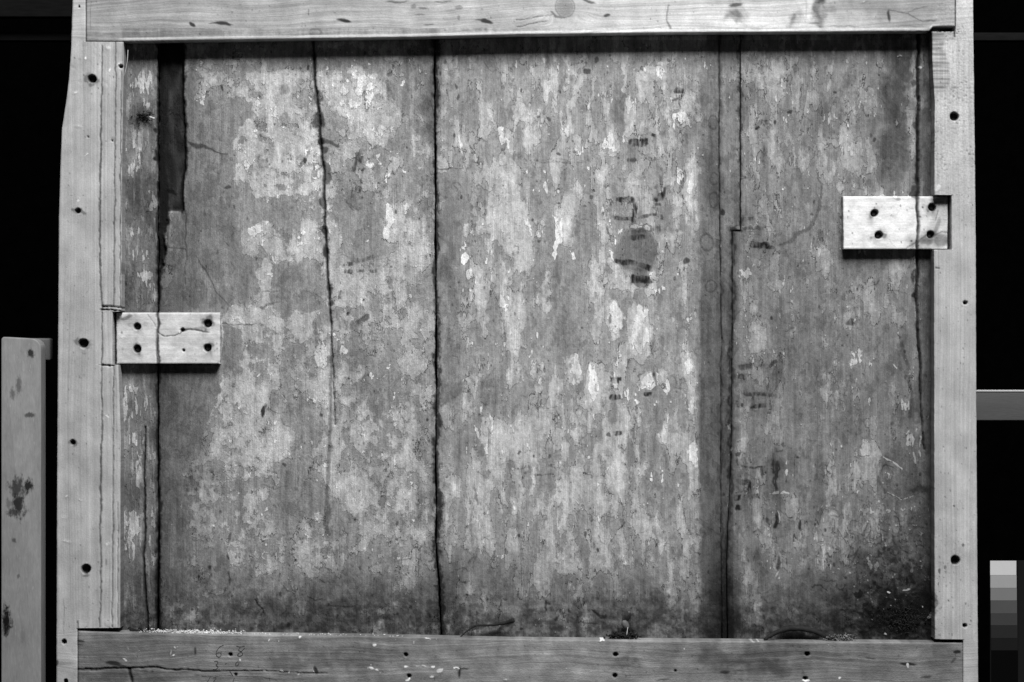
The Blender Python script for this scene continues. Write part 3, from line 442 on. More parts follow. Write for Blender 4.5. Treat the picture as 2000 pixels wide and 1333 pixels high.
# ------------------------------------------------------------------ materials
class NT:
    def __init__(self, name):
        self.m = bpy.data.materials.new(name); self.m.use_nodes = True
        self.t = self.m.node_tree; self.b = self.t.nodes['Principled BSDF']
    def put(self, sock, v):
        if hasattr(v, 'is_output'): self.t.links.new(v, sock)
        elif v is not None: sock.default_value = v
    def math(self, op, a, b=None, c=None, clamp=False):
        n = self.t.nodes.new('ShaderNodeMath'); n.operation = op; n.use_clamp = clamp
        for i, v in enumerate((a, b, c)): self.put(n.inputs[i], v)
        return n.outputs[0]
    def mr(self, v, a, b, c=0.0, d=1.0, smooth=True):
        n = self.t.nodes.new('ShaderNodeMapRange'); n.interpolation_type = 'SMOOTHSTEP' if smooth else 'LINEAR'
        self.put(n.inputs[0], v)
        for i, q in enumerate((a, b, c, d)): self.put(n.inputs[i + 1], q)
        return n.outputs[0]
    def attr(self, name):
        n = self.t.nodes.new('ShaderNodeAttribute'); n.attribute_name = name; return n.outputs['Fac']
    def co(self):
        n = self.t.nodes.new('ShaderNodeTexCoord'); return n.outputs['Object']
    def scale(self, v, s):
        n = self.t.nodes.new('ShaderNodeVectorMath'); n.operation = 'MULTIPLY'; self.put(n.inputs[0], v); n.inputs[1].default_value = s; return n.outputs[0]
    def xyz(self, x, y, z):
        n = self.t.nodes.new('ShaderNodeCombineXYZ')
        for i, q in enumerate((x, y, z)): self.put(n.inputs[i], q)
        return n.outputs[0]
    def sep(self, v):
        n = self.t.nodes.new('ShaderNodeSeparateXYZ'); self.put(n.inputs[0], v); return n.outputs
    def noise(self, v, detail=3.0, rough=.55):
        n = self.t.nodes.new('ShaderNodeTexNoise'); n.inputs['Scale'].default_value = 1; n.inputs['Detail'].default_value = detail; n.inputs['Roughness'].default_value = rough
        self.put(n.inputs['Vector'], v); return n.outputs[0]
    def vor(self, v):
        n = self.t.nodes.new('ShaderNodeTexVoronoi'); n.inputs['Scale'].default_value = 1; self.put(n.inputs['Vector'], v); return n.outputs['Distance']
    def mix(self, f, a, b):
        return self.math('ADD', a, self.math('MULTIPLY', f, self.math('SUBTRACT', b, a)))
    def out(self, val, rough=.75, spec=.25, height=None, bump=1.0):
        self.put(self.b.inputs['Base Color'], self.xyz(val, val, val)); self.put(self.b.inputs['Roughness'], rough); self.b.inputs['Specular IOR Level'].default_value = spec
        if height is not None:
            n = self.t.nodes.new('ShaderNodeBump'); n.inputs['Strength'].default_value = bump; n.inputs['Distance'].default_value = 0.001
            self.put(n.inputs['Height'], height); self.t.links.new(n.outputs[0], self.b.inputs['Normal'])
        return self.m


def mat_panel():
    n = NT('weathered_panel_wood'); M = lambda op, a, b=None: n.math(op, a, b)
    c = n.co()
    fine = n.noise(n.scale(c, (230, 230, 130)), 4, .65)
    streak = n.noise(n.scale(c, (420, 60, 9)), 2, .5)
    streak2 = n.noise(n.scale(c, (130, 30, 5)), 3, .6)
    blot = n.noise(n.scale(c, (60, 60, 34)), 5, .65)
    tiny = n.noise(n.scale(c, (700, 700, 420)), 2, .6)
    hair = n.noise(n.scale(c, (900, 60, 14)), 2, .6)
    fn = M('ADD', M('MULTIPLY', M('SUBTRACT', fine, .5), .30), M('ADD', M('MULTIPLY', M('SUBTRACT', streak, .5), .16), M('MULTIPLY', M('SUBTRACT', tiny, .5), .10)))
    e1 = M('ADD', n.attr('ground'), fn); e2 = M('ADD', n.attr('chip'), M('MULTIPLY', fn, 1.1)); e3 = M('ADD', n.attr('bare'), M('MULTIPLY', fn, .9))
    m0 = n.mr(e1, .34, .37); m1 = n.mr(e1, .495, .52); m1b = n.mr(e1, .66, .69); m2 = n.mr(e2, .48, .53); m3 = n.mr(e3, .47, .51)
    wood = n.mix(n.mr(streak2, .35, .65), .215, .250)
    v = n.mix(m0, wood, .265); v = n.mix(m1, v, .355); v = n.mix(m1b, v, .43); v = n.mix(m3, v, M('MULTIPLY', v, .76)); v = n.mix(m2, v, .60)
    v = M('MULTIPLY', v, M('ADD', .88, M('MULTIPLY', streak, .24)))
    v = M('MULTIPLY', v, n.mr(hair, .25, .75, .78, 1.22, False))
    v = M('MULTIPLY', v, n.mr(blot, .25, .75, .76, 1.24, False))
    v = M('MULTIPLY', v, n.mr(tiny, .2, .8, .70, 1.30, False))
    # hairline edges of the lifting ground, only here and there
    edge = M('MULTIPLY', n.mr(M('ABSOLUTE', M('SUBTRACT', e1, .497)), .022, .004), n.mr(n.noise(n.scale(c, (34, 34, 26)), 2), .50, .56))
    v = M('MULTIPLY', v, M('SUBTRACT', 1.0, M('MULTIPLY', edge, .78)))
    grit = n.mr(n.noise(n.scale(c, (520, 300, 110)), 3, .7), .60, .70); gate = n.mr(n.noise(n.scale(c, (20, 20, 15)), 3), .42, .60)
    v = M('MULTIPLY', v, M('SUBTRACT', 1.0, M('MULTIPLY', M('MULTIPLY', grit, gate), .68)))
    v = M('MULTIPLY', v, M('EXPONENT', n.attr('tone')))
    sp = n.mr(n.vor(n.scale(c, (150, 150, 120))), .10, .05); v = M('MULTIPLY', v, M('SUBTRACT', 1.0, M('MULTIPLY', M('MULTIPLY', sp, n.mr(blot, .45, .6)), .55)))
    st = n.attr('stain_shade'); brk = n.mr(M('ADD', n.noise(n.scale(c, (500, 500, 160)), 3, .6), M('MULTIPLY', st, .7)), .62, .86)
    st2 = n.mr(st, .55, .85, .0, 1.0); k = n.mix(st2, M('ADD', .5, M('MULTIPLY', brk, .5)), 1.0)
    v = M('MULTIPLY', v, M('SUBTRACT', 1.0, M('MULTIPLY', M('MULTIPLY', st, k), .98)))
    v = n.mix(n.mr(n.attr('white'), .2, .8), v, .60)
    h = M('ADD', M('ADD', M('MULTIPLY', m1, .25), M('MULTIPLY', m2, .3)), M('ADD', M('MULTIPLY', fine, .55), M('ADD', M('MULTIPLY', streak, .3), M('MULTIPLY', tiny, .25))))
    return n.out(v, .68, .16, h, 2.2)


def mat_pine(name, base, contrast, axis, bump=.5):
    """planed softwood: early and late wood follow the grain attribute"""
    n = NT(name); M = lambda op, a, b=None: n.math(op, a, b)
    c = n.co(); x, y, z = n.sep(c); g = n.attr('grain')
    along = z if axis == 'z' else x
    lines = n.noise(n.xyz(M('MULTIPLY', g, .22), M('MULTIPLY', along, 1.1), 3.0), 2, .5)
    fine = n.noise(n.xyz(M('MULTIPLY', g, .62), M('MULTIPLY', along, 5), 1.0), 3, .65)
    fibre = n.noise(n.xyz(M('MULTIPLY', g, .9), M('MULTIPLY', along, 90), 7.0), 2, .6)
    blot = n.noise(n.scale(c, (26, 26, 26)), 4, .6)
    v = M('MULTIPLY', base, M('EXPONENT', n.attr('tone')))
    v = M('MULTIPLY', v, n.mr(lines, .3, .7, 1 + contrast, 1 - contrast, False))
    v = M('MULTIPLY', v, n.mr(fine, .25, .75, 1 + contrast * .7, 1 - contrast * .7, False))
    v = M('MULTIPLY', v, n.mr(fibre, .2, .8, .88, 1.12, False))
    v = M('MULTIPLY', v, n.mr(blot, .25, .75, .88, 1.12, False))
    v = M('MULTIPLY', v, n.mr(n.noise(n.scale(c, (380, 380, 380)), 3, .65), .25, .75, .88, 1.12, False))
    st = n.attr('stain_shade'); brk = n.mr(M('ADD', n.noise(n.scale(c, (420, 420, 420)), 3, .6), M('MULTIPLY', st, .6)), .45, .75)
    k = n.mix(n.mr(st, .5, .8), M('ADD', .5, M('MULTIPLY', brk, .5)), 1.0)
    v = M('MULTIPLY', v, M('SUBTRACT', 1.0, M('MULTIPLY', M('MULTIPLY', st, k), .985)))
    v = n.mix(n.mr(n.attr('white'), .25, .8), v, .70)
    h = M('ADD', M('MULTIPLY', fine, .35), M('ADD', M('MULTIPLY', fibre, .3), M('MULTIPLY', n.noise(n.scale(c, (330, 330, 330)), 4, .65), .6)))
    return n.out(v, .64, .2, h, bump)


def mat_plain(name, val, var=.2, sc=120, rough=.7, spec=.3, metal=0.0, stretch=(1, 1, 1), bump=.3):
    n = NT(name); c = n.co()
    a = n.noise(n.scale(c, tuple(sc * q for q in stretch)), 4, .6)
    b = n.noise(n.scale(c, tuple(sc * .13 * q for q in stretch)), 3, .6)
    v = n.math('MULTIPLY', n.mr(a, .2, .8, val * (1 - var), val * (1 + var), False), n.mr(b, .25, .75, 1 - var, 1 + var, False))
    n.b.inputs['Metallic'].default_value = metal
    return n.out(v, rough, spec, a, bump)


MP = mat_panel()
M_STILE = mat_pine('pale_pine_upright', .355, .15, 'z', .7)
M_TOP = mat_pine('pine_top_rail', .36, .24, 'x', .7)
M_BOT = mat_pine('dirty_pine_bottom_rail', .245, .30, 'x', 1.3)
M_BLOCK = mat_pine('fresh_pine_block', .62, .09, 'x')

# ------------------------------------------------------------------ builders


def empty(name, loc, label, cat, group=None):
    o = bpy.data.objects.new(name, None); COL.objects.link(o); o.location = loc
    o['label'] = label; o['category'] = cat
    o.empty_display_size = .05
    if group: o['group'] = group
    return o


def link(name, me, mat, parent=None, loc=None):
    o = bpy.data.objects.new(name, me); COL.objects.link(o)
    if mat: me.materials.append(mat)
    if parent: o.parent = parent
    if loc is not None: o.location = loc
    return o


def slab(name, parent, mat, ys, xl, xr, step, y0, thick, relief=True, edge=1.2, use=('tone', 'stain_shade', 'white'), rag=0.0, flat=False, chamfer=0.0, slow=0.0):
    """a board between two side curves: front is a fine relief grid, sides and back close it. ys / xl / xr are in mm of the frame plane."""
    ys = np.asarray(ys, np.float64); n = len(ys)
    l = np.array([xl(q) for q in ys]); r = np.array([xr(q) for q in ys])
    if rag:
        q = np.random.RandomState(int(abs(l[0]) * 7) % 9999); k = np.ones(5) / 5
        k2 = np.hanning(41) / np.hanning(41).sum()
        l = l + np.convolve(q.randn(n + 4), k, 'valid') * rag + np.convolve(q.randn(n + 40), k2, 'valid') * rag * 4 * slow; r = r + np.convolve(q.randn(n + 4), k, 'valid') * rag + np.convolve(q.randn(n + 40), k2, 'valid') * rag * 4 * slow
    m = max(4, int((r - l).max() / step))
    wmax = (r - l).max()
    u = np.concatenate([[0, .8 / wmax, 1.8 / wmax], np.linspace(3.5 / wmax, 1 - 3.5 / wmax, m), [1 - 1.8 / wmax, 1 - .8 / wmax, 1]])
    nu = len(u)
    px = l[:, None] + (r - l)[:, None] * u[None, :]; py = np.repeat(ys[:, None], nu, 1)
    dl = (px - l[:, None]); dr = (r[:, None] - px); dt = py - ys[0]; db = ys[-1] - py
    de = np.minimum(np.minimum(dl, dr), np.minimum(dt, db))
    dep = edge * np.exp(-(de / 1.3) ** 2)
    if chamfer: dep = dep + np.clip(7 - db, 0, 7) * chamfer
    if relief: dep = dep - sample(HT, px, py)
    y = y0 + dep / 1000.0
    base = parent.matrix_world.translation if parent else Vector()
    bx, by, bz = parent.location if parent else (0, 0, 0)
    co = np.empty((n * nu + 2 * n, 3), np.float32)
    co[:n * nu, 0] = wx(px, y0).ravel() - bx; co[:n * nu, 1] = y.ravel() - by; co[:n * nu, 2] = wz(py, y0).ravel() - bz
    # back corners
    co[n * nu:n * nu + n, 0] = wx(l, y0) - bx; co[n * nu + n:, 0] = wx(r, y0) - bx
    co[n * nu:, 1] = y0 + thick - by
    co[n * nu:n * nu + n, 2] = wz(ys, y0) - bz; co[n * nu + n:, 2] = wz(ys, y0) - bz
    I = np.arange(n * nu).reshape(n, nu)
    q = np.stack([I[:-1, :-1], I[1:, :-1], I[1:, 1:], I[:-1, 1:]], -1).reshape(-1, 4)
    BL = n * nu + np.arange(n); BR = n * nu + n + np.arange(n)
    sl = np.stack([BL[:-1], BL[1:], I[1:, 0], I[:-1, 0]], -1)
    sr = np.stack([I[:-1, -1], I[1:, -1], BR[1:], BR[:-1]], -1)
    bk = np.stack([BR[:-1], BR[1:], BL[1:], BL[:-1]], -1)
    quads = np.concatenate([q, sl, sr, bk]).astype(np.int32)
    capt = np.concatenate([[BL[0]], I[0, :], [BR[0]]]); capb = np.concatenate([[BR[-1]], I[-1, ::-1], [BL[-1]]])
    me = bpy.data.meshes.new(name)
    nv = len(co); nl = quads.size + len(capt) + len(capb); nf = len(quads) + 2
    me.vertices.add(nv); me.vertices.foreach_set('co', co.ravel())
    me.loops.add(nl); me.loops.foreach_set('vertex_index', np.concatenate([quads.ravel(), capt, capb]).astype(np.int32))
    me.polygons.add(nf)
    starts = np.concatenate([np.arange(len(quads)) * 4, [quads.size, quads.size + len(capt)]]).astype(np.int32)
    me.polygons.foreach_set('loop_start', starts)
    sm = np.zeros(nf, bool); sm[:len(q)] = not flat; me.polygons.foreach_set('use_smooth', sm)
    src = {'tone': TN, 'stain_shade': ST, 'white': WH, 'ground': F1, 'chip': F2, 'bare': F3, 'grain': GR}
    for k in use:
        a = me.attributes.new(k, 'FLOAT', 'POINT'); v = np.zeros(nv, np.float32)
        f = sample(src[k], px, py)
        if k == 'tone' and chamfer: f = f + .55 * np.clip((8 - db) / 1.5, 0, 1)
        if k == 'stain_shade' and chamfer: f = f * (1 - .9 * np.clip((8 - db) / 1.5, 0, 1))
        v[:n * nu] = f.ravel(); v[n * nu:n * nu + n] = f[:, 0]; v[n * nu + n:] = f[:, -1]
        if k in ('stain_shade', 'white'): v = np.clip(v, 0, 1)
        a.data.foreach_set('value', v)
    me.update(calc_edges=True); me.validate()
    return link(name, me, mat, parent)


def curve(*pts):
    xs = [p[0] for p in pts]; vs = [p[1] for p in pts]
    return lambda t: float(np.interp(t, xs, vs))


def rows(a, b, step, cuts=()):
    y = list(np.arange(a, b, step)) + [b]
    y = [q for q in y if all(abs(q - c) > .8 for c in cuts)]
    for c in cuts: y += [c - .25, c + .25]
    return sorted(y)


def ends(ys):   # extra rows at both ends so that the arris is resolved
    a, b = ys[0], ys[-1]
    return sorted(set([a, a + .8, a + 1.6] + [q for q in ys if a + 2.2 < q < b - 2.2] + [b - 1.6, b - .8, b]))


# ------------------------------------------------------------------ black studio cloth far behind
def backdrop():
    me = bpy.data.meshes.new('backdrop'); vs = []; fs = []
    nx, nz = 60, 12
    for j in range(nz + 1):
        for i in range(nx + 1):
            x = -5 + 10 * i / nx; vs.append((x, 3.2 + .05 * math.sin(x * 6) + .02 * math.sin(x * 17 + j * .2), -1.2 + 5.5 * j / nz))
    for j in range(nz):
        for i in range(nx):
            a = j * (nx + 1) + i; fs.append((a, a + 1, a + nx + 2, a + nx + 1))
    me.from_pydata(vs, [], fs)
    o = link('backdrop', me, mat_plain('black_cloth', .0008, .3, 200, .95, .0)); o['kind'] = 'structure'
    for p in me.polygons: p.use_smooth = True
backdrop()

# ------------------------------------------------------------------ the wooden frame
frame = empty('wooden_surround', (0, 0, wz(1333, 0) - .05), 'pale pine frame of two uprights and two lapped rails around the stained panel', 'frame')
lout = curve((-30, 143), (0, 142), (90, 139), (150, 135), (200, 129), (250, 121), (320, 118), (420, 115), (700, 113), (1000, 111), (1400, 110))
lin = lambda t: 167.0 if t < 82 else (curve((82, 241), (110, 242), (300, 238.5), (610, 237))(t) if t < 609 else (219.5 if t < 713 else (curve((713, 231), (740, 232), (850, 236), (1227, 235))(t) if t < 1227 else 151.0)))
slab('upright', frame, M_STILE, ends(rows(-30, 1380, 2.0, (82, 609, 713, 1227))), lout, lin, 2.0, 0, FR, rag=.25, use=('tone', 'stain_shade', 'white', 'grain'))
rin = lambda t: 1867.0 if t < 62 else (curve((62, 1820), (120, 1821), (200, 1826), (381, 1825))(t) if t < 381 else (1858.8 if t < 488 else (curve((488, 1824.5), (900, 1825), (1249, 1826))(t) if t < 1249 else 1881.5)))
rout = curve((-30, 1900), (0, 1900.5), (120, 1902), (330, 1904.5), (500, 1906), (800, 1907), (1100, 1909), (1400, 1911))
slab('upright', frame, M_STILE, ends(rows(-30, 1380, 2.0, (62, 381, 488, 1249))), rin, rout, 2.0, 0, FR, rag=.3, use=('tone', 'stain_shade', 'white', 'grain'))


def hslab(name, parent, mat, xs, yt, yb, step, y0, thick, chamfer=0.0, rag=.2):
    """a horizontal board: rows follow sloping upper and lower edges"""
    # build as slab in (y) rows with sheared edges by resampling: rows carry a fraction, not a level
    xs = np.asarray(xs, np.float64); n = len(xs)
    t = np.array([yt(q) for q in xs]); b = np.array([yb(q) for q in xs])
    q = np.random.RandomState(5 + int(b[0])); k = np.ones(9) / 9
    t = t + np.convolve(q.randn(n + 8), k, 'valid') * rag; b = b + np.convolve(q.randn(n + 8), k, 'valid') * rag
    wmax = (b - t).max(); m = int(wmax / step)
    u = np.concatenate([[0, .8 / wmax, 1.8 / wmax], np.linspace(3.5 / wmax, 1 - 9 / wmax, m), np.linspace(1 - 7.5 / wmax, 1, 8)])
    nu = len(u)
    py = t[:, None] + (b - t)[:, None] * u[None, :]; px = np.repeat(xs[:, None], nu, 1)
    dt = py - t[:, None]; db = b[:, None] - py; dl = px - xs[0]; dr = xs[-1] - px
    de = np.minimum(np.minimum(dl, dr), np.minimum(dt, db))
    dep = 1.2 * np.exp(-(de / 1.3) ** 2) - sample(HT, px, py)
    strip = np.clip((7.2 - db) / 1.2, 0, 1) * sst(1845, 1800, px) * sst(220, 250, px) if chamfer else 0 * px
    if chamfer: dep = dep + np.clip(6.5 - db, 0, 7) * chamfer
    y = y0 + dep / 1000.0; bx, by, bz = parent.location
    NV = n * nu; co = np.empty((NV + 2 * n, 3), np.float32)
    co[:NV, 0] = wx(px, y0).ravel() - bx; co[:NV, 1] = y.ravel() - by; co[:NV, 2] = wz(py, y0).ravel() - bz
    co[NV:NV + n, 0] = wx(xs, y0) - bx; co[NV + n:, 0] = wx(xs, y0) - bx; co[NV:, 1] = y0 + thick - by
    co[NV:NV + n, 2] = wz(t, y0) - bz; co[NV + n:, 2] = wz(b, y0) - bz
    I = np.arange(NV).reshape(n, nu); BT = NV + np.arange(n); BB = NV + n + np.arange(n)
    f = np.stack([I[:-1, :-1], I[:-1, 1:], I[1:, 1:], I[1:, :-1]], -1).reshape(-1, 4)
    s1 = np.stack([BT[1:], BT[:-1], I[:-1, 0], I[1:, 0]], -1); s2 = np.stack([I[1:, -1], I[:-1, -1], BB[:-1], BB[1:]], -1); bk = np.stack([BB[1:], BB[:-1], BT[:-1], BT[1:]], -1)
    quads = np.concatenate([f, s1, s2, bk]).astype(np.int32)
    c1 = np.concatenate([I[0, ::-1], [BT[0]], [BB[0]]]); c2 = np.concatenate([I[-1, :], [BB[-1]], [BT[-1]]])
    me = bpy.data.meshes.new(name); nl = quads.size + len(c1) + len(c2); nf = len(quads) + 2
    me.vertices.add(len(co)); me.vertices.foreach_set('co', co.ravel())
    me.loops.add(nl); me.loops.foreach_set('vertex_index', np.concatenate([quads.ravel(), c1, c2]).astype(np.int32))
    me.polygons.add(nf); me.polygons.foreach_set('loop_start', np.concatenate([np.arange(len(quads)) * 4, [quads.size, quads.size + len(c1)]]).astype(np.int32))
    sm = np.zeros(nf, bool); sm[:len(f)] = True; me.polygons.foreach_set('use_smooth', sm)
    for k2, F in (('tone', TN), ('stain_shade', ST), ('white', WH), ('grain', GR)):
        g = sample(F, px, py)
        if chamfer and k2 == 'tone': g = g * (1 - .6 * strip) + .52 * strip
        if chamfer and k2 == 'stain_shade': g = g * (1 - .85 * strip)
        if k2 in ('stain_shade', 'white'): g = np.clip(g, 0, 1)
        v = np.concatenate([g.ravel(), g[:, 0], g[:, -1]]).astype(np.float32)
        me.attributes.new(k2, 'FLOAT', 'POINT').data.foreach_set('value', v)
    me.update(calc_edges=True); me.validate()
    return link(name, me, mat, parent)


tb = curve((168, 80.5), (240, 81), (500, 77), (800, 73), (1000, 68), (1300, 64), (1600, 62.5), (1815, 61), (1822, 52.5), (1866, 51.5))
hslab('rail', frame, M_TOP, ends(rows(168.5, 1865.0, 2.0)), lambda q: -30.0, tb, 2.0, -.001, FR + .001, chamfer=.04)
bt = curve((152, 1233), (240, 1236), (480, 1240), (720, 1243), (1000, 1249), (1300, 1252), (1820, 1255.5), (1880, 1256.5))
hslab('rail', frame, M_BOT, ends(rows(152.5, 1880.5, 2.0)), bt, lambda q: 1380.0, 2.0, -.001, FR + .001)

# ------------------------------------------------------------------ the panel of old boards
pan = empty('panel_painting', (0, FR, wz(1262, FR)), 'old stained wooden panel of upright boards with flaking pale ground inside the pine frame', 'wooden panel')
UP = ('tone', 'stain_shade', 'white', 'ground', 'chip', 'bare')
ysP = ends(rows(38, 1262, 1.8))
jA = curve((38, 308), (520, 307.5), (700, 307.5), (1000, 308.5), (1262, 306))
jB = curve((38, 311), (520, 310.3), (700, 310), (1000, 311), (1262, 311))
jBC = curve((38, 849), (200, 849), (330, 850.5), (500, 850.5), (640, 851.5), (800, 852), (900, 850.5), (1000, 852.5), (1060, 851), (1150, 858), (1262, 862.5))
jCF = curve((38, 1404), (330, 1404), (640, 1408), (1000, 1407), (1262, 1410))
fR = lambda t: 1445.0 if t < 450 else curve((450, 1429), (640, 1429.5), (900, 1427), (1010, 1421.5), (1100, 1418), (1262, 1420))(t)
dL = lambda t: 1446.8 if t < 452.5 else curve((450, 1430.4), (640, 1430.6), (900, 1428), (1010, 1422.8), (1100, 1419.6), (1262, 1422))(t)
ysF = ends(rows(38, 1262, 1.8, (450,))); ysD = ends(rows(38, 1262, 1.8, (452.5,)))
slab('board', pan, MP, ysP, lambda t: 230.5, jA, 1.8, FR + .001, .02, rag=.5, slow=.8, use=UP)
slab('board', pan, MP, ysP, jB, lambda t: jBC(t) - 1.4, 1.8, FR + .0005, .02, rag=.7, slow=1.0, use=UP)
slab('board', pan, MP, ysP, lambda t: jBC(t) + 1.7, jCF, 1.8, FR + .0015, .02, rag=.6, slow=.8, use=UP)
slab('fillet', pan, MP, ysF, lambda t: jCF(t) + .9, fR, 1.8, FR + .003, .018, rag=.4, use=UP)
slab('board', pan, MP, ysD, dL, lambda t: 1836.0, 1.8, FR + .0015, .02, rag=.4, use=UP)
# two blocks glued and nailed over the joints
def block(x0, x1, y0, y1, label):
    b = slab('block', pan, M_BLOCK, ends(rows(y0, y1, 1.6)), curve((y0, x0), (y1, x0 + 1)), curve((y0, x1), (y1, x1 - 1)), 1.6, .020, FR - .0198, rag=.5, use=('tone', 'stain_shade', 'white', 'grain'))
    b['label'] = label
    return b
bt_ = fbm(30, 16, 4, 600, .7)
for (sl, k) in ((np.s_[600:720, 215:440], -.16), (np.s_[370:500, 1640:1865], .06)):
    TN[sl] = k + .16 * bt_[sl] + .5 * np.clip(TN[sl], -1, 0) * 0
for (x, y, a, b, v) in [(240, 690, 30, 60, -.2), (245, 622, 30, 10, -.35), (360, 655, 50, 14, -.15), (1830, 440, 34, 60, -.4), (1810, 470, 30, 16, -.4), (1660, 400, 10, 30, -.1), (1750, 392, 40, 6, -.12)]: add(TN, x, y, a, b, v, soft=.7, warp=2)
for (x, y) in [(268, 638), (268, 682), (406, 633), (405, 680), (1708, 417), (1716, 460), (1821, 405), (1817, 459)]: add(TN, x, y + 1, 12, 13, -.45, soft=.6, warp=1.6)
GR[600:720, 215:440] = YY[600:720, 215:440]; GR[370:500, 1640:1865] = YY[370:500, 1640:1865]
MASK = np.zeros((H, W), np.float32)
blk_l = block(227, 430, 611, 711, 'pale block with a crack down it and four nail holes, let into the left upright')
blk_r = block(1647, 1851.5, 384, 487, 'brightest pale block with four nail holes, let into the right upright')


def nail(parent, px, py, r, dep):
    bx, by, bz = pan.location
    vs = []; fs = []; k = 10
    for j, (rr, h) in enumerate([(1.0, 0), (.85, -.35), (.4, -.55)]):
        for i in range(k):
            a = 2 * math.pi * i / k; jit = 1 + .12 * math.sin(3 * a + px)
            vs.append((r * rr * jit * math.cos(a) / 1000, h * r * .5 / 1000, r * rr * jit * math.sin(a) / 1000))
    for j in range(2):
        for i in range(k): fs.append((j * k + i, j * k + (i + 1) % k, (j + 1) * k + (i + 1) % k, (j + 1) * k + i))
    fs.append(tuple(2 * k + i for i in range(k)))
    me = bpy.data.meshes.new('nail'); me.from_pydata(vs, [], fs)
    return link('nail', me, M_IRON, parent, (wx(px, .020) - bx, dep - by, wz(py, .020) - bz))


M_IRON = mat_plain('rusted_iron', .02, .5, 600, .6, .4, .3)
for b, pts in ((blk_l, [(268, 638), (268, 682), (406, 633), (405, 680)]), (blk_r, [(1708, 417), (1716, 460), (1821, 405), (1817, 459)])):
    for x, y in pts: nail(b, x, y, 5.2, .031)

GROUPS = {'twig': 'dark twigs lying along the bottom rail', 'straw': 'short bits of straw caught on the panel', 'dirt_wad': 'wads of dirt stuck on the panel and ledge'}
# ------------------------------------------------------------------ loose matter caught on the panel and on the ledge of the bottom rail
def tube(name, mat, pts, rads, k=7, lab=None, cat=None, group=None, seed=0):
    """pts: (px, py, depth) along the stem"""
    P0 = [Vector((wx(a, d), d, wz(b, d))) for a, b, d in pts]; q = random.Random(seed)
    # resample with slight knots
    out = []; R = []
    for i in range(len(P0) - 1):
        for s in range(6):
            t = s / 6; out.append(P0[i].lerp(P0[i + 1], t) + Vector((q.uniform(-1, 1), q.uniform(-1, 1), q.uniform(-1, 1))) * rads[i] * .00022); R.append((rads[i] * (1 - t) + rads[i + 1] * t) * q.uniform(.85, 1.15))
    out.append(P0[-1]); R.append(rads[-1])
    for _ in range(2):
        out = [out[0]] + [(out[i - 1] + out[i] * 2 + out[i + 1]) / 4 for i in range(1, len(out) - 1)] + [out[-1]]
    base = out[0].copy(); vs = []; fs = []
    for i, p in enumerate(out):
        d = (out[min(i + 1, len(out) - 1)] - out[max(i - 1, 0)]).normalized(); a = d.cross(Vector((0, 1, 0.01))).normalized(); b = d.cross(a)
        for j in range(k):
            an = 2 * math.pi * j / k; vs.append(tuple(p - base + (a * math.cos(an) + b * math.sin(an)) * R[i] / 1000))
    for i in range(len(out) - 1):
        for j in range(k): fs.append((i * k + j, i * k + (j + 1) % k, (i + 1) * k + (j + 1) % k, (i + 1) * k + j))
    fs.append(tuple(range(k))[::-1]); fs.append(tuple((len(out) - 1) * k + j for j in range(k)))
    me = bpy.data.meshes.new(name); me.from_pydata(vs, [], fs)
    for p in me.polygons: p.use_smooth = True
    o = link(name, me, mat, None, base)
    if lab: o['label'] = lab; o['category'] = cat
    if name in GROUPS: o['group'] = GROUPS[name]
    return o


M_TWIG = mat_plain('dark_twig_bark', .013, .5, 400, .8, .2)
M_STRAW = mat_plain('dry_straw', .42, .3, 300, .6, .3)
M_HUSK = mat_plain('brown_husk', .10, .5, 500, .6, .4)
M_DUST = mat_plain('gypsum_crumb', .55, .3, 300, .9, .1)
M_DIRT = mat_plain('dark_dirt', .014, .6, 300, .9, .15)
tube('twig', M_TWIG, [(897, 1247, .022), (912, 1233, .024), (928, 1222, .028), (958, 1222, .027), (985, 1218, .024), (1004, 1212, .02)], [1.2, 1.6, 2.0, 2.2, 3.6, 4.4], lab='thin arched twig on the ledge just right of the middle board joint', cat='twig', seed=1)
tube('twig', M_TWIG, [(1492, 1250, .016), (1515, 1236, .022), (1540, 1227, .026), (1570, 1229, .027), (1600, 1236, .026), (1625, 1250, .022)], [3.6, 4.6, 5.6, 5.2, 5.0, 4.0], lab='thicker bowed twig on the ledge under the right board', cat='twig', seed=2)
tube('straw', M_STRAW, [(222 + 80, 232, .030), (292, 229, .032)], [2.2, 2.0], lab='short pale straw stub in the dark wad at the upper left', cat='straw', seed=3)
tube('fibre', M_STRAW, [(250, 98, .012), (249, 118, .006), (245, 140, .004), (241, 152, .006)], [.55, .5, .5, .4], lab='loose pale splinter hanging at the top of the left upright', cat='fibre', seed=4)
tube('straw', M_STRAW, [(1226, 1226, .02), (1224, 1241, .016)], [.7, .7], lab='thin pale straw standing in the dark wad on the bottom ledge', cat='straw', seed=5)


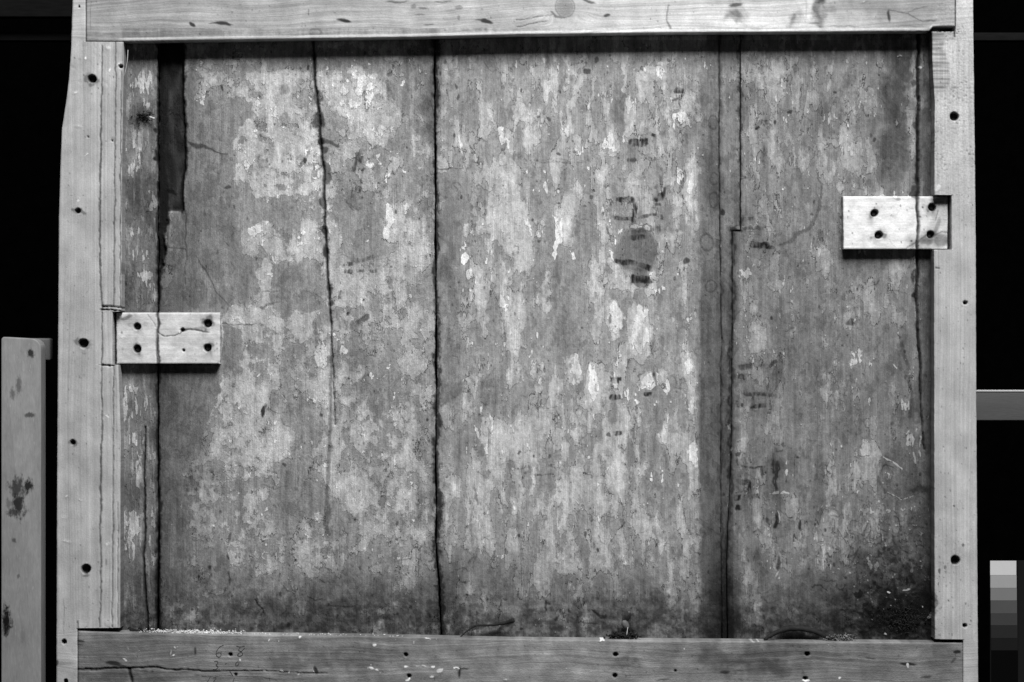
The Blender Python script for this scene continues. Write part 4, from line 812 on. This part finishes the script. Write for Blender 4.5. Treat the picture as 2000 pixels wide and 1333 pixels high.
def lump(name, mat, cx, cy, dep, n, sx, sy, sz, r0, r1, lab=None, cat=None, kind=None, elong=1.0, seed=0, fn=None):
    """a matted handful of crumbs joined in one mesh"""
    q = random.Random(seed); vs = []; fs = []; base = Vector((wx(cx, dep), dep, wz(cy, dep)))
    for i in range(n):
        if fn: ox, oy, od = fn(q)
        else: ox, oy, od = q.gauss(0, sx), q.gauss(0, sy), -abs(q.gauss(0, sz))
        c = Vector((ox, od, -oy)) / 1000; r = q.uniform(r0, r1) / 1000; e = Euler((q.uniform(0, 6), q.uniform(0, 6), q.uniform(0, 6))).to_matrix(); b = len(vs)
        L = q.uniform(1, elong)
        for d in ((1, 0, 0), (-1, 0, 0), (0, 1, 0), (0, -1, 0), (0, 0, L), (0, 0, -L)):
            vs.append(tuple(c + e @ (Vector(d) * r * q.uniform(.6, 1.2))))
        for f in ((0, 2, 4), (2, 1, 4), (1, 3, 4), (3, 0, 4), (2, 0, 5), (1, 2, 5), (3, 1, 5), (0, 3, 5)): fs.append(tuple(b + t for t in f))
    me = bpy.data.meshes.new(name); me.from_pydata(vs, [], fs)
    o = link(name, me, mat, None, base)
    if kind: o['kind'] = kind
    if lab: o['label'] = lab
    if cat: o['category'] = cat
    if name in GROUPS: o['group'] = GROUPS[name]
    return o


lump('dirt_wad', M_DIRT, 1217, 1241, .026, 300, 13, 3.2, 5, 1, 3, 'dark matted wad of dirt on the bottom ledge near the middle', 'dirt wad', elong=3, seed=1)
h = empty('husk', (wx(1224, .024), .024, wz(1236, .024)), 'small curled brown husk standing above the dark wad on the bottom ledge', 'husk')
def husk_piece(name, cx, cy, rx, ry, an, mat):
    import bmesh
    bm = bmesh.new(); bmesh.ops.create_uvsphere(bm, u_segments=12, v_segments=8, radius=1)
    q = random.Random(int(cx))
    for v in bm.verts:
        x, y, z = v.co * q.uniform(.88, 1.12); x *= rx / 1000; z *= ry / 1000; y *= min(rx, ry) / 1000 * .8
        c, s_ = math.cos(an), math.sin(an); v.co = (x * c - z * s_ + wx(cx, .024) - h.location.x, y, x * s_ + z * c + wz(cy, .024) - h.location.z)
    me = bpy.data.meshes.new(name); bm.to_mesh(me); bm.free()
    for p in me.polygons: p.use_smooth = True
    link(name, me, mat, h)
husk_piece('body', 1222, 1221, 7, 10, .5, M_HUSK); husk_piece('tip', 1228, 1206, 3, 9, -.5, M_TWIG); husk_piece('tail', 1230, 1229, 4, 7, .3, M_DIRT)
lump('dirt_wad', M_DIRT, 281, 228, .040, 110, 8, 5, 2.5, .6, 1.7, 'dark fibrous wad stuck to the narrow left board near the top', 'dirt wad', elong=4, seed=2)
lump('dirt_wad', M_HUSK, 1642, 1246, .024, 160, 11, 3, 5, 1, 2.8, 'brown crumbly wad at the right end of the bowed twig', 'dirt wad', elong=2, seed=3)
lump('dirt_wad', M_DIRT, 265, 1232, .026, 60, 9, 3, 3, 1, 2.6, 'small dark wad on the ledge at the foot of the left upright', 'dirt wad', elong=3, seed=4)
lump('dirt', M_DIRT, 1764, 1208, .040, 420, 26, 16, 2, .5, 1.5, 'clotted dark dirt and cobweb in the lower right corner', None, 'stuff', elong=4, seed=5)
def ledge(q):
    x = q.gauss(0, 48) if q.random() < .7 else q.uniform(-110, 420)
    return x, .6 - abs(q.gauss(0, 3.4 if -100 < x < 110 else 1.4)) + .012 * x, -q.uniform(0, 26)
lump('plaster_crumbs', M_DUST, 372, 1237, .030, 1500, 1, 1, 1, .5, 1.9, 'white gypsum crumbs scattered along the ledge of the bottom rail', None, 'stuff', elong=2.5, seed=6, fn=ledge)
def ledge2(q): return q.uniform(-640, 640), .006 * 0 - abs(q.gauss(0, 1.2)), -q.uniform(0, 22)
# ------------------------------------------------------------------ things beside the frame
def rounded(name, mat, parent, x0, x1, y0, y1, dep, thick, rad, corner=0.0, seg=5):
    """a bar with rounded long edges: outline in the picture plane, bevelled"""
    import bmesh
    bx, by, bz = parent.location if parent else (0, 0, 0)
    bm = bmesh.new(); pts = []
    if corner:
        pts = [(x0, y1), (x0, y0 + 4)] + [(x0 + 4, y0)]
        for i in range(7):
            a = math.pi / 2 * i / 6; pts.append((x1 - corner + corner * math.sin(a), y0 + 3 + corner - corner * math.cos(a)))
        pts += [(x1, y1)]
    else: pts = [(x0, y1), (x0, y0), (x1, y0), (x1, y1)]
    fv = [bm.verts.new((wx(a, dep) - bx, dep - by, wz(b, dep) - bz)) for a, b in pts]
    f = bm.faces.new(fv)
    e = bmesh.ops.extrude_face_region(bm, geom=[f]); vv = [g for g in e['geom'] if isinstance(g, bmesh.types.BMVert)]
    for v in vv: v.co.y += thick
    bmesh.ops.recalc_face_normals(bm, faces=bm.faces)
    bmesh.ops.bevel(bm, geom=[q for q in bm.edges], offset=rad, segments=seg, affect='EDGES', clamp_overlap=True, profile=.5)
    me = bpy.data.meshes.new(name); bm.to_mesh(me); bm.free()
    for p in me.polygons: p.use_smooth = thick > .01
    o = link(name, me, mat, parent)
    return o


def mat_post():
    n = NT('worn_grey_paint'); M = lambda op, a, b=None: n.math(op, a, b); c = n.co()
    a = n.noise(n.scale(c, (90, 90, 30)), 5, .6); b = n.noise(n.scale(c, (300, 300, 60)), 3, .6); d = n.noise(n.scale(c, (14, 14, 9)), 4, .6)
    v = M('MULTIPLY', n.mr(a, .25, .75, .185, .24, False), n.mr(b, .3, .7, .93, 1.07, False)); v = M('MULTIPLY', v, n.mr(d, .3, .7, .85, 1.12, False))
    fl = n.mr(n.noise(n.scale(c, (420, 420, 70)), 2), .66, .72); v = n.mix(M('MULTIPLY', fl, .35), v, .36)
    # scuffs down to black: stretched patches low on the post, each at its own spot
    x, y, z = n.sep(c); bl = n.noise(n.scale(c, (160, 160, 90)), 4, .65)
    tot = None
    for (px, py, rx, rz, k) in SCUFFS:
        ex = M('DIVIDE', M('SUBTRACT', x, wx(px, 0) - POSTX), rx / 1000); ez = M('DIVIDE', M('SUBTRACT', z, wz(py, 0) - POSTZ), rz / 1000)
        r = M('SQRT', M('ADD', M('MULTIPLY', ex, ex), M('MULTIPLY', ez, ez)))
        q = M('MULTIPLY', n.mr(M('ADD', r, M('MULTIPLY', M('SUBTRACT', bl, .5), 3.2)), 1.6, .5), k)
        tot = q if tot is None else M('MAXIMUM', tot, q)
    v = M('MULTIPLY', v, M('SUBTRACT', 1.0, tot))
    return n.out(v, .55, .14, M('ADD', a, b), .35)


POSTX, POSTZ = wx(40, 0), wz(1400, 0)
SCUFFS = [(61, 690, 6, 7, .9), (38, 752, 5, 16, .55), (25, 768, 4, 9, .55), (58, 811, 8, 4, .7), (35, 955, 14, 18, .8), (55, 950, 7, 12, .93), (36, 985, 10, 22, .9), (32, 1000, 16, 8, .8), (13, 1212, 8, 25, .97), (28, 1056, 4, 4, .6), (37, 1126, 3, 4, .5), (45, 1240, 4, 12, .2), (12, 1230, 6, 12, .95), (18, 985, 5, 10, .4)]
post = empty('wooden_post', (POSTX, 0, POSTZ), 'scuffed grey painted post with a rounded top standing left of the frame', 'post')
rounded('shaft', mat_post(), post, 2, 80, 658.5, 1400, -.004, .05, .0085, corner=20)
rounded('bracket', mat_plain('dull_grey_bracket', .09, .15, 200, .6, .3, 0, (1, 1, .3)), post, 40, 98, 661, 705, .052, .03, .004)

M_BAR = mat_plain('brushed_dark_metal', .075, .12, 500, .45, .5, .15, (.12, 1, 1), .2)
M_DBAR = mat_plain('dark_painted_bar', .006, .3, 200, .8, .03, 0, (.2, 1, 1))
M_EDGE = mat_plain('bare_metal_edge', .5, .1, 500, .35, .5, .3, (.12, 1, 1), .2)
es = empty('easel', (0, .11, wz(1400, .11)), 'dark easel whose horizontal bars show at both sides behind the frame', 'easel')
o = rounded('crossbar', M_BAR, es, 300, 2060, 763, 822, .10, .03, .0022); o['label'] = 'grey metal crossbar with a bright upper edge'
rounded('edge_strip', M_EDGE, es, 302, 2060, 762.2, 765.4, .0985, .006, .0004)
rounded('crossbar', M_DBAR, es, -60, 2060, 64, 80, .16, .03, .002)
rounded('crossbar', M_DBAR, es, -60, 900, -60, 34, .12, .03, .003)
for x in (420, 1560): rounded('mast', M_DBAR, es, x, x + 60, -60, 1500, .132, .025, .003)

card = empty('greyscale_card', (wx(1960, -.002), -.002, wz(1400, -.002)), 'photographic greyscale card with stepped patches from white to black right of the frame', 'test card')
cb = rounded('backing', mat_plain('dark_card', .006, .1, 300, .8, .03), card, 1933.5, 2080, 1095, 1420, 0, .003, .0008)
steps = [1095.6, 1124, 1149, 1173.5, 1199, 1222, 1247, 1271, 1420]
vals = [.46, .27, .15, .066, .040, .019, .010, .002]
for i, v in enumerate(vals):
    a, b = steps[i], steps[i + 1]
    xa, xb = 1934 + (a - 1095) * .012, 1985 + (a - 1095) * .018
    o = rounded('patch', mat_plain('grey_patch', v, .02, 300, .8, .02, bump=.02), card, xa, xb, a + .2, b - .2, -.0007, .0007, .00015, seg=1)
o = rounded('border_strip', mat_plain('dark_grey_border', .009, .05, 300, .8, .02, bump=.02), card, 1988.5, 2075, 1096.5, 1418, -.0006, .0006, .00015, seg=1)

# ------------------------------------------------------------------ pencil sums on the bottom rail
def pencil():
    q = random.Random(3); vs = []; fs = []
    bx, by, bz = frame.location
    strokes = [[(437, 1260), (428, 1264), (422, 1274), (423, 1282), (429, 1284), (433, 1279), (430, 1274), (423, 1276)], [(462, 1262), (470, 1264), (478, 1262)], [(470, 1264), (465, 1270), (472, 1273), (475, 1279), (468, 1283), (463, 1279), (471, 1273), (478, 1266)],
               [(419, 1292), (425, 1291), (426, 1296), (421, 1299), (427, 1303), (422, 1308), (416, 1307)], [(465, 1292), (460, 1296), (461, 1301), (466, 1299), (467, 1293)], [(440, 1297), (443, 1296)], [(411, 1322), (405, 1333)], [(417, 1324), (423, 1323), (421, 1327), (416, 1332), (424, 1333)], [(458, 1324), (455, 1333)], [(449, 1311), (455, 1320)]]
    for s in strokes:
        P0 = []
        for i in range(len(s) - 1):
            for t in range(4): P0.append((s[i][0] + (s[i + 1][0] - s[i][0]) * t / 4, s[i][1] + (s[i + 1][1] - s[i][1]) * t / 4))
        P0.append(s[-1])
        for _ in range(2): P0 = [P0[0]] + [((P0[i - 1][0] + 2 * P0[i][0] + P0[i + 1][0]) / 4, (P0[i - 1][1] + 2 * P0[i][1] + P0[i + 1][1]) / 4) for i in range(1, len(P0) - 1)] + [P0[-1]]
        b = len(vs)
        for i, p in enumerate(P0):
            a, c = P0[max(0, i - 1)], P0[min(len(P0) - 1, i + 1)]; dx, dy = c[0] - a[0], c[1] - a[1]; L = math.hypot(dx, dy) + 1e-6; wdt = .75 * q.uniform(.6, 1.1)
            for sg in (-1, 1):
                for yy in (-.0016, -.0008): vs.append((wx(p[0] - dy / L * wdt * sg, 0) - bx, yy - by, wz(p[1] + dx / L * wdt * sg, 0) - bz))
        for i in range(len(P0) - 1):
            k = b + i * 4
            for (m1, m2) in ((0, 2), (2, 3), (3, 1), (1, 0)): fs.append((k + m1, k + m2, k + 4 + m2, k + 4 + m1))
    me = bpy.data.meshes.new('pencil_figures'); me.from_pydata(vs, [], fs)
    o = link('pencil_figures', me, mat_plain('pencil_graphite', .05, .4, 900, .5, .4), frame); o['label'] = 'faint pencilled figures 6 8 and 3 0 on the bottom rail'
pencil()
